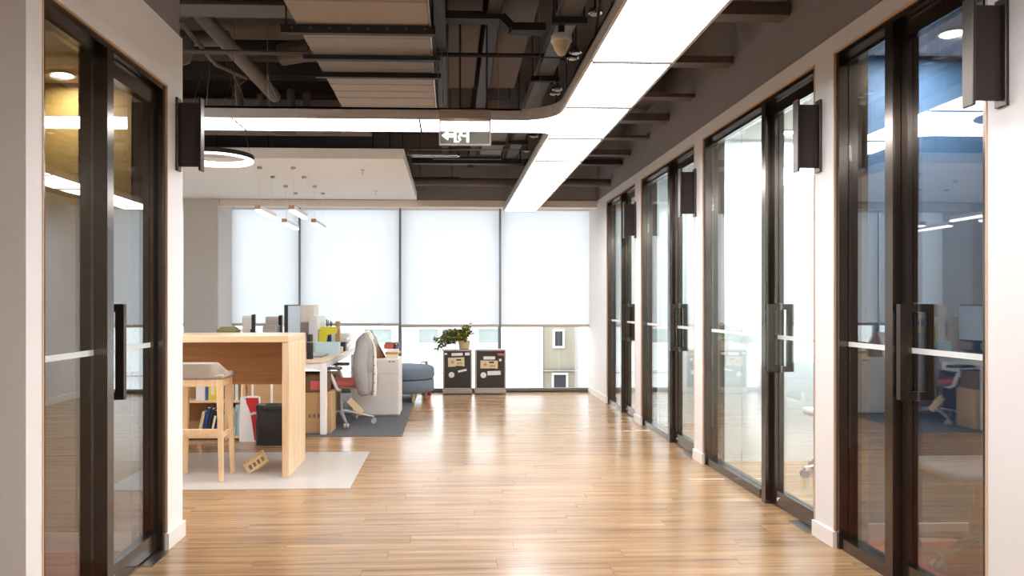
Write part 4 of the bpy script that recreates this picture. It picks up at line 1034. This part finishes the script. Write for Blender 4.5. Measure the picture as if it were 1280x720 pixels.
obj('body', MB().rbox(-1.30, -1.235, 8.50, 8.66, DT, DT+.10, .02, 3), BLACKP, t); obj('flap', MB().rbox(-1.305, -1.23, 8.495, 8.665, DT+.075, DT+.108, .012, 2), BLACKP, t)
tag(obj('cookie_tin', MB().lathe([(.04, 0), (.044, .004), (.044, .06), (.040, .065)], (-1.285, 8.39, DT), 16), TAPE), 'small tan tin between the pale blue organizer and the black pouch', 'tin')

# ---- ottoman
t = thing('ottoman', (-.64, 9.75, .006), 'round blue-grey felt ottoman on wooden legs by the windows', 'ottoman')
oc = (-.65, 9.75)
obj('lower_cushion', MB().lathe([(.36, .125), (.415, .135), (.43, .16), (.43, .275), (.42, .295), (.40, .302)], (oc[0], oc[1], 0), 40), OTT, t)
obj('upper_cushion', MB().lathe([(.40, .304), (.425, .312), (.432, .33), (.432, .43), (.42, .455), (.39, .468), (.0, .474)], (oc[0], oc[1], 0), 40), OTT, t)
for a in (70, 150, 225, 300, 20): 
    lx, ly = oc[0]+.33*math.cos(R(a)), oc[1]+.33*math.sin(R(a))
    obj('leg', MB().tube([(lx, ly, .006), (lx, ly, .13)], [.018, .024], 12), STOOLW, t)
# ---- fire extinguisher
t = thing('fire_extinguisher', (-.29, 10.33, 0), 'red fire extinguisher standing between ottoman and window', 'extinguisher')
ec = (-.345, 10.36, 0)
obj('cylinder', MB().lathe([(.05, .012), (.065, .02), (.067, .04), (.067, .36), (.06, .40), (.035, .43), (.02, .445)], ec, 20), REDP, t)
obj('foot_ring', MB().lathe([(.07, 0), (.07, .016), (.05, .016)], ec, 20), BLACKP, t)
obj('valve', MB().lathe([(.018, .445), (.02, .45), (.02, .475), (.012, .48)], ec, 12), STEEL, t)
m = MB(); m.bar((ec[0]-.01, ec[1], .478), (ec[0]+.07, ec[1], .505), .018, .006); m.bar((ec[0]-.01, ec[1], .47), (ec[0]+.065, ec[1], .472), .018, .006); obj('lever', m, STEEL, t)
obj('hose', MB().tube([(ec[0], ec[1], .462), (ec[0]-.06, ec[1]-.02, .475), (ec[0]-.085, ec[1]-.03, .42), (ec[0]-.08, ec[1]-.03, .25)], .009, 8), BLACKP, t)
# ---- flight cases
def rnddisc(c, r, y): 
    m = MB(); m.lathe([(r, 0), (r, .0015)], (0,0,0), 20); m.v = [(c[0]+p[0], y-p[2], c[1]+p[1]) for p in m.v]; return m
def case(x0, x1, lab, stickers):
    y0, y1 = 10.36, 10.59
    t = thing('flight_case', ((x0+x1)/2, (y0+y1)/2, 0), lab, 'case', 'black fronted cases by the window')
    fr = MB(); w = .022
    obj('body', MB().box(x0+.012, x1-.012, y0+.012, y1, .06, .635), CASEF, t)
    for q in ((x0, x0+w, .055, .64), (x1-w, x1, .055, .64)): fr.rbox(q[0], q[1], y0, y1, q[2], q[3], .005, 1)
    fr.rbox(x0+w, x1-w, y0, y1, .62, .645, .005, 1); fr.rbox(x0+w, x1-w, y0, y1, .055, .09, .005, 1)
    obj('edge_frame', fr, CASEF, t)
    obj('front_panel', MB().box(x0+w, x1-w, y0+.006, y0+.012, .09, .62), CASEB, t)
    obj('plinth', MB().rbox(x0-.004, x1+.004, y0-.004, y1, .01, .055, .006, 1), CASEF, t)
    for x in (x0+.05, x1-.05): obj('foot', MB().lathe([(.02, 0), (.022, .01)], (x, y0+.05, 0), 10), BLACKP, t)
    for k in stickers:
        u0, u1, z0, z1, m, rot = k
        c = (x0+(x1-x0)*(u0+u1)/2, (z0+z1)/2)
        if m == 'disc': obj('sticker', rnddisc(c, .042, y0+.0055), PAPER, t, fixn=True); continue
        b = MB().box(-(u1-u0)*(x1-x0)/2, (u1-u0)*(x1-x0)/2, y0+.004, y0+.0055, -(z1-z0)/2, (z1-z0)/2)
        a = R(rot); b.v = [(c[0]+p[0]*math.cos(a)-p[2]*math.sin(a), p[1], c[1]+p[0]*math.sin(a)+p[2]*math.cos(a)) for p in b.v]
        s = obj('sticker', b, m, t)
        if m is TAPE:
            obj('label_window', MB().box(c[0]+.0, c[0]+.07, y0+.0028, y0+.004, c[1]+.02, c[1]+.042), STRUT, s)
            obj('label_window', MB().box(c[0]-.01, c[0]+.085, y0+.0028, y0+.004, c[1]-.07, c[1]-.055), STRUT, s)
            obj('reel', rnddisc((c[0]-.055, c[1]), .024, y0+.0038), KRAFT, s, fixn=True)
            for q in (.015, .04, .065): obj('button', MB().box(c[0]+q, c[0]+q+.012, y0+.0028, y0+.004, c[1]-.035, c[1]-.005), KRAFTD, s)
    return t
case(-.109, .311, 'black fronted flight case with stickers and a plant on top, next to the ottoman', [(.30, .68, .555, .595, PAPER, 2), (.76, .92, .56, .60, PAPER, 0), (.06, .15, .57, .595, PAPER, 0), (.18, .74, .40, .53, TAPE, 2), (.52, .82, .325, .355, PAPER, 12), (.2, .4, .24, .32, 'disc', 0)])
case(.357, .799, 'black fronted flight case with stickers and a bare top, before the mullion', [(.27, .65, .50, .545, PAPER, 0), (.73, .95, .555, .59, REDF, -4), (.78, .86, .475, .51, PAPER, 8), (.17, .74, .37, .485, TAPE, -1), (.40, .83, .275, .335, PAPER, 2), (.18, .36, .23, .32, 'disc', 0)])
# ---- plant on the left case
t = thing('potted_plant', (.12, 10.47, .645), 'bushy trailing green plant in a small beige planter on the flight case', 'plant')
obj('pot', MB().lathe([(.06, 0), (.075, .01), (.088, .12), (.082, .125), (.07, .11)], (.20, 10.47, .645), 16), TERRA, t)
obj('soil', MB().lathe([(.07, .10), (.0, .105)], (.20, 10.47, .645), 12), BRANCH, t)
st = MB(); lf = MB(); ly_ = MB(); rnd = random.Random(11)
def leaf(mb, p, d, L_):
    d = d.normalized(); s = d.cross(Vector((rnd.uniform(-1,1), rnd.uniform(-1,1), rnd.uniform(-.3,1)))).normalized(); n = s.cross(d).normalized()
    w = L_*.36
    mb.add([p, p+d*L_*.35+s*w*.8+n*.004, p+d*L_*.7+s*w*.6, p+d*L_, p+d*L_*.7-s*w*.6, p+d*L_*.35-s*w*.8+n*.004, p+d*L_*.5-n*.008], [(0,1,6),(1,2,6),(2,3,6),(3,4,6),(4,5,6),(5,0,6)], True)
for k in range(96):
    ex = rnd.choice([rnd.gauss(-.02, .12), rnd.gauss(.20, .10), rnd.gauss(.06, .13)]); top = .80 + .14*math.exp(-((ex-.24)/.13)**2) + .06*math.exp(-((ex-.0)/.12)**2) + rnd.uniform(-.08, .06)
    if ex < -.13: top = rnd.uniform(.60, .80)
    ex = max(-.25, min(.40, ex)); ey = 10.42 + rnd.uniform(-.14, .07)
    s0 = Vector((.20+rnd.uniform(-.04,.04), 10.47+rnd.uniform(-.03,.03), .75)); e1 = Vector((ex, ey, top)); mid = (s0+e1)/2 + Vector((0, 0, .09 if ex < -.05 else .04))
    st.tube([s0, mid, e1], .003, 5)
    for q in range(9):
        u = .35 + .65*q/8; p = (s0*(1-u)**2 + mid*2*u*(1-u)*1.0 + e1*u*u); d = Vector((rnd.uniform(-1,1), rnd.uniform(-1,.6), rnd.uniform(-.5,.9)))
        leaf(ly_ if rnd.random() < .22 else lf, p + Vector((rnd.uniform(-.02,.02),)*3), d, rnd.uniform(.04, .072))
obj('stems', st, BRANCH, t)['kind'] = 'stuff'
obj('foliage', lf, LEAF, t)['kind'] = 'stuff'
o = obj('foliage', ly_, LEAFY, t); o['kind'] = 'stuff'; o['label'] = 'yellow-green young leaves'

# ---- booth chair behind the first glass door
BC = (2.63, 3.50)
t = thing('swivel_chair', (BC[0], BC[1], 0), 'brown five star swivel chair on the red carpet behind the first glass door', 'chair')
brown = mat('chair_brown', (110, 82, 70), .4)
star_base(t, BC, .003, .29, brown, mat('caster_dark', (92, 84, 80), .5), R(200), .03)
obj('gas_column', MB().tube([(BC[0], BC[1], .10), (BC[0], BC[1], .30)], .04, 14).tube([(BC[0], BC[1], .30), (BC[0], BC[1], .44)], .02, 12), mat('column_red_brown', (150, 88, 74), .35), t)
obj('seat', MB().rbox(BC[0]-.24, BC[0]+.24, BC[1]-.24, BC[1]+.24, .44, .50, .025, 3), mat('seat_smoke', (120, 122, 132), .8), t)
obj('backrest', MB().rbox(BC[0]+.20, BC[0]+.25, BC[1]-.22, BC[1]+.22, .55, .98, .02, 3), MATS['seat_smoke'], t)
obj('back_support', MB().bar((BC[0]+.15, BC[1], .45), (BC[0]+.24, BC[1], .58), .06, .02), brown, t)
# chair inside the bright room, only its caster and arm show
WC = (2.97, 5.30)
t = thing('meeting_chair', (WC[0], WC[1], 0), 'white legged meeting chair inside the bright white room, its caster at the pier', 'chair')
star_base(t, WC, .0, .32, WHITEM, mat('caster_dark2', (84, 86, 92), .5), R(180), .022)
obj('gas_column', MB().tube([(WC[0], WC[1], .10), (WC[0], WC[1], .44)], .02, 12), STEEL, t)
obj('seat', MB().rbox(WC[0]-.23, WC[0]+.23, WC[1]-.23, WC[1]+.23, .44, .50, .025, 3), WHITEM, t)
obj('backrest', MB().rbox(WC[0]+.19, WC[0]+.23, WC[1]-.21, WC[1]+.21, .55, .95, .02, 3), WHITEM, t)
# plant in the third room
t = thing('leafy_plant', (2.6, 7.0, 0), 'slender pale green plant inside the third glazed room', 'plant')
obj('pot', MB().lathe([(.10, 0), (.13, .01), (.15, .30), (.14, .31), (.12, .28)], (2.75, 6.85, 0), 18), PAPER, t)
lm = MB(); rnd = random.Random(3)
for k in range(9):
    a = k*2.4; ln = rnd.uniform(.28, .5); p0 = Vector((2.75, 6.85, .28)); d = Vector((math.cos(a), math.sin(a), 0))
    prev = None
    base_h = rnd.uniform(.75, 1.15); vs = []
    for i in range(9):
        u = i/8; p = p0 + Vector((0,0,base_h*min(1,u*1.4))) + d*ln*u*u - Vector((0,0,.28*max(0,u-.6)**1.5)); w = .026*math.sin(math.pi*min(1,.08+u*.92)); s = Vector((-d.y, d.x, 0))
        vs += [p - s*w, p + s*w]
    lm.add(vs, [(2*i, 2*i+1, 2*i+3, 2*i+2) for i in range(8)], True)
obj('leaves', lm, mat('pale_leaf', (150, 176, 140), .5), t)['kind'] = 'stuff'
# ---- slivers of sunlight on the corridor floor, painted as thin white strips
tag(obj('painted_sun_sliver', MB().box(1.762, 2.035, 5.272, 5.282, .0002, .0012), PAPER), 'painted sliver of sunlight, a thin white strip on the wood floor before the second glass door', 'painted light')
tag(obj('painted_sun_sliver', MB().box(1.775, 2.045, 7.31, 7.325, .0002, .0012), PAPER), 'painted sliver of sunlight, a thin white strip on the wood floor before the third glass door', 'painted light')
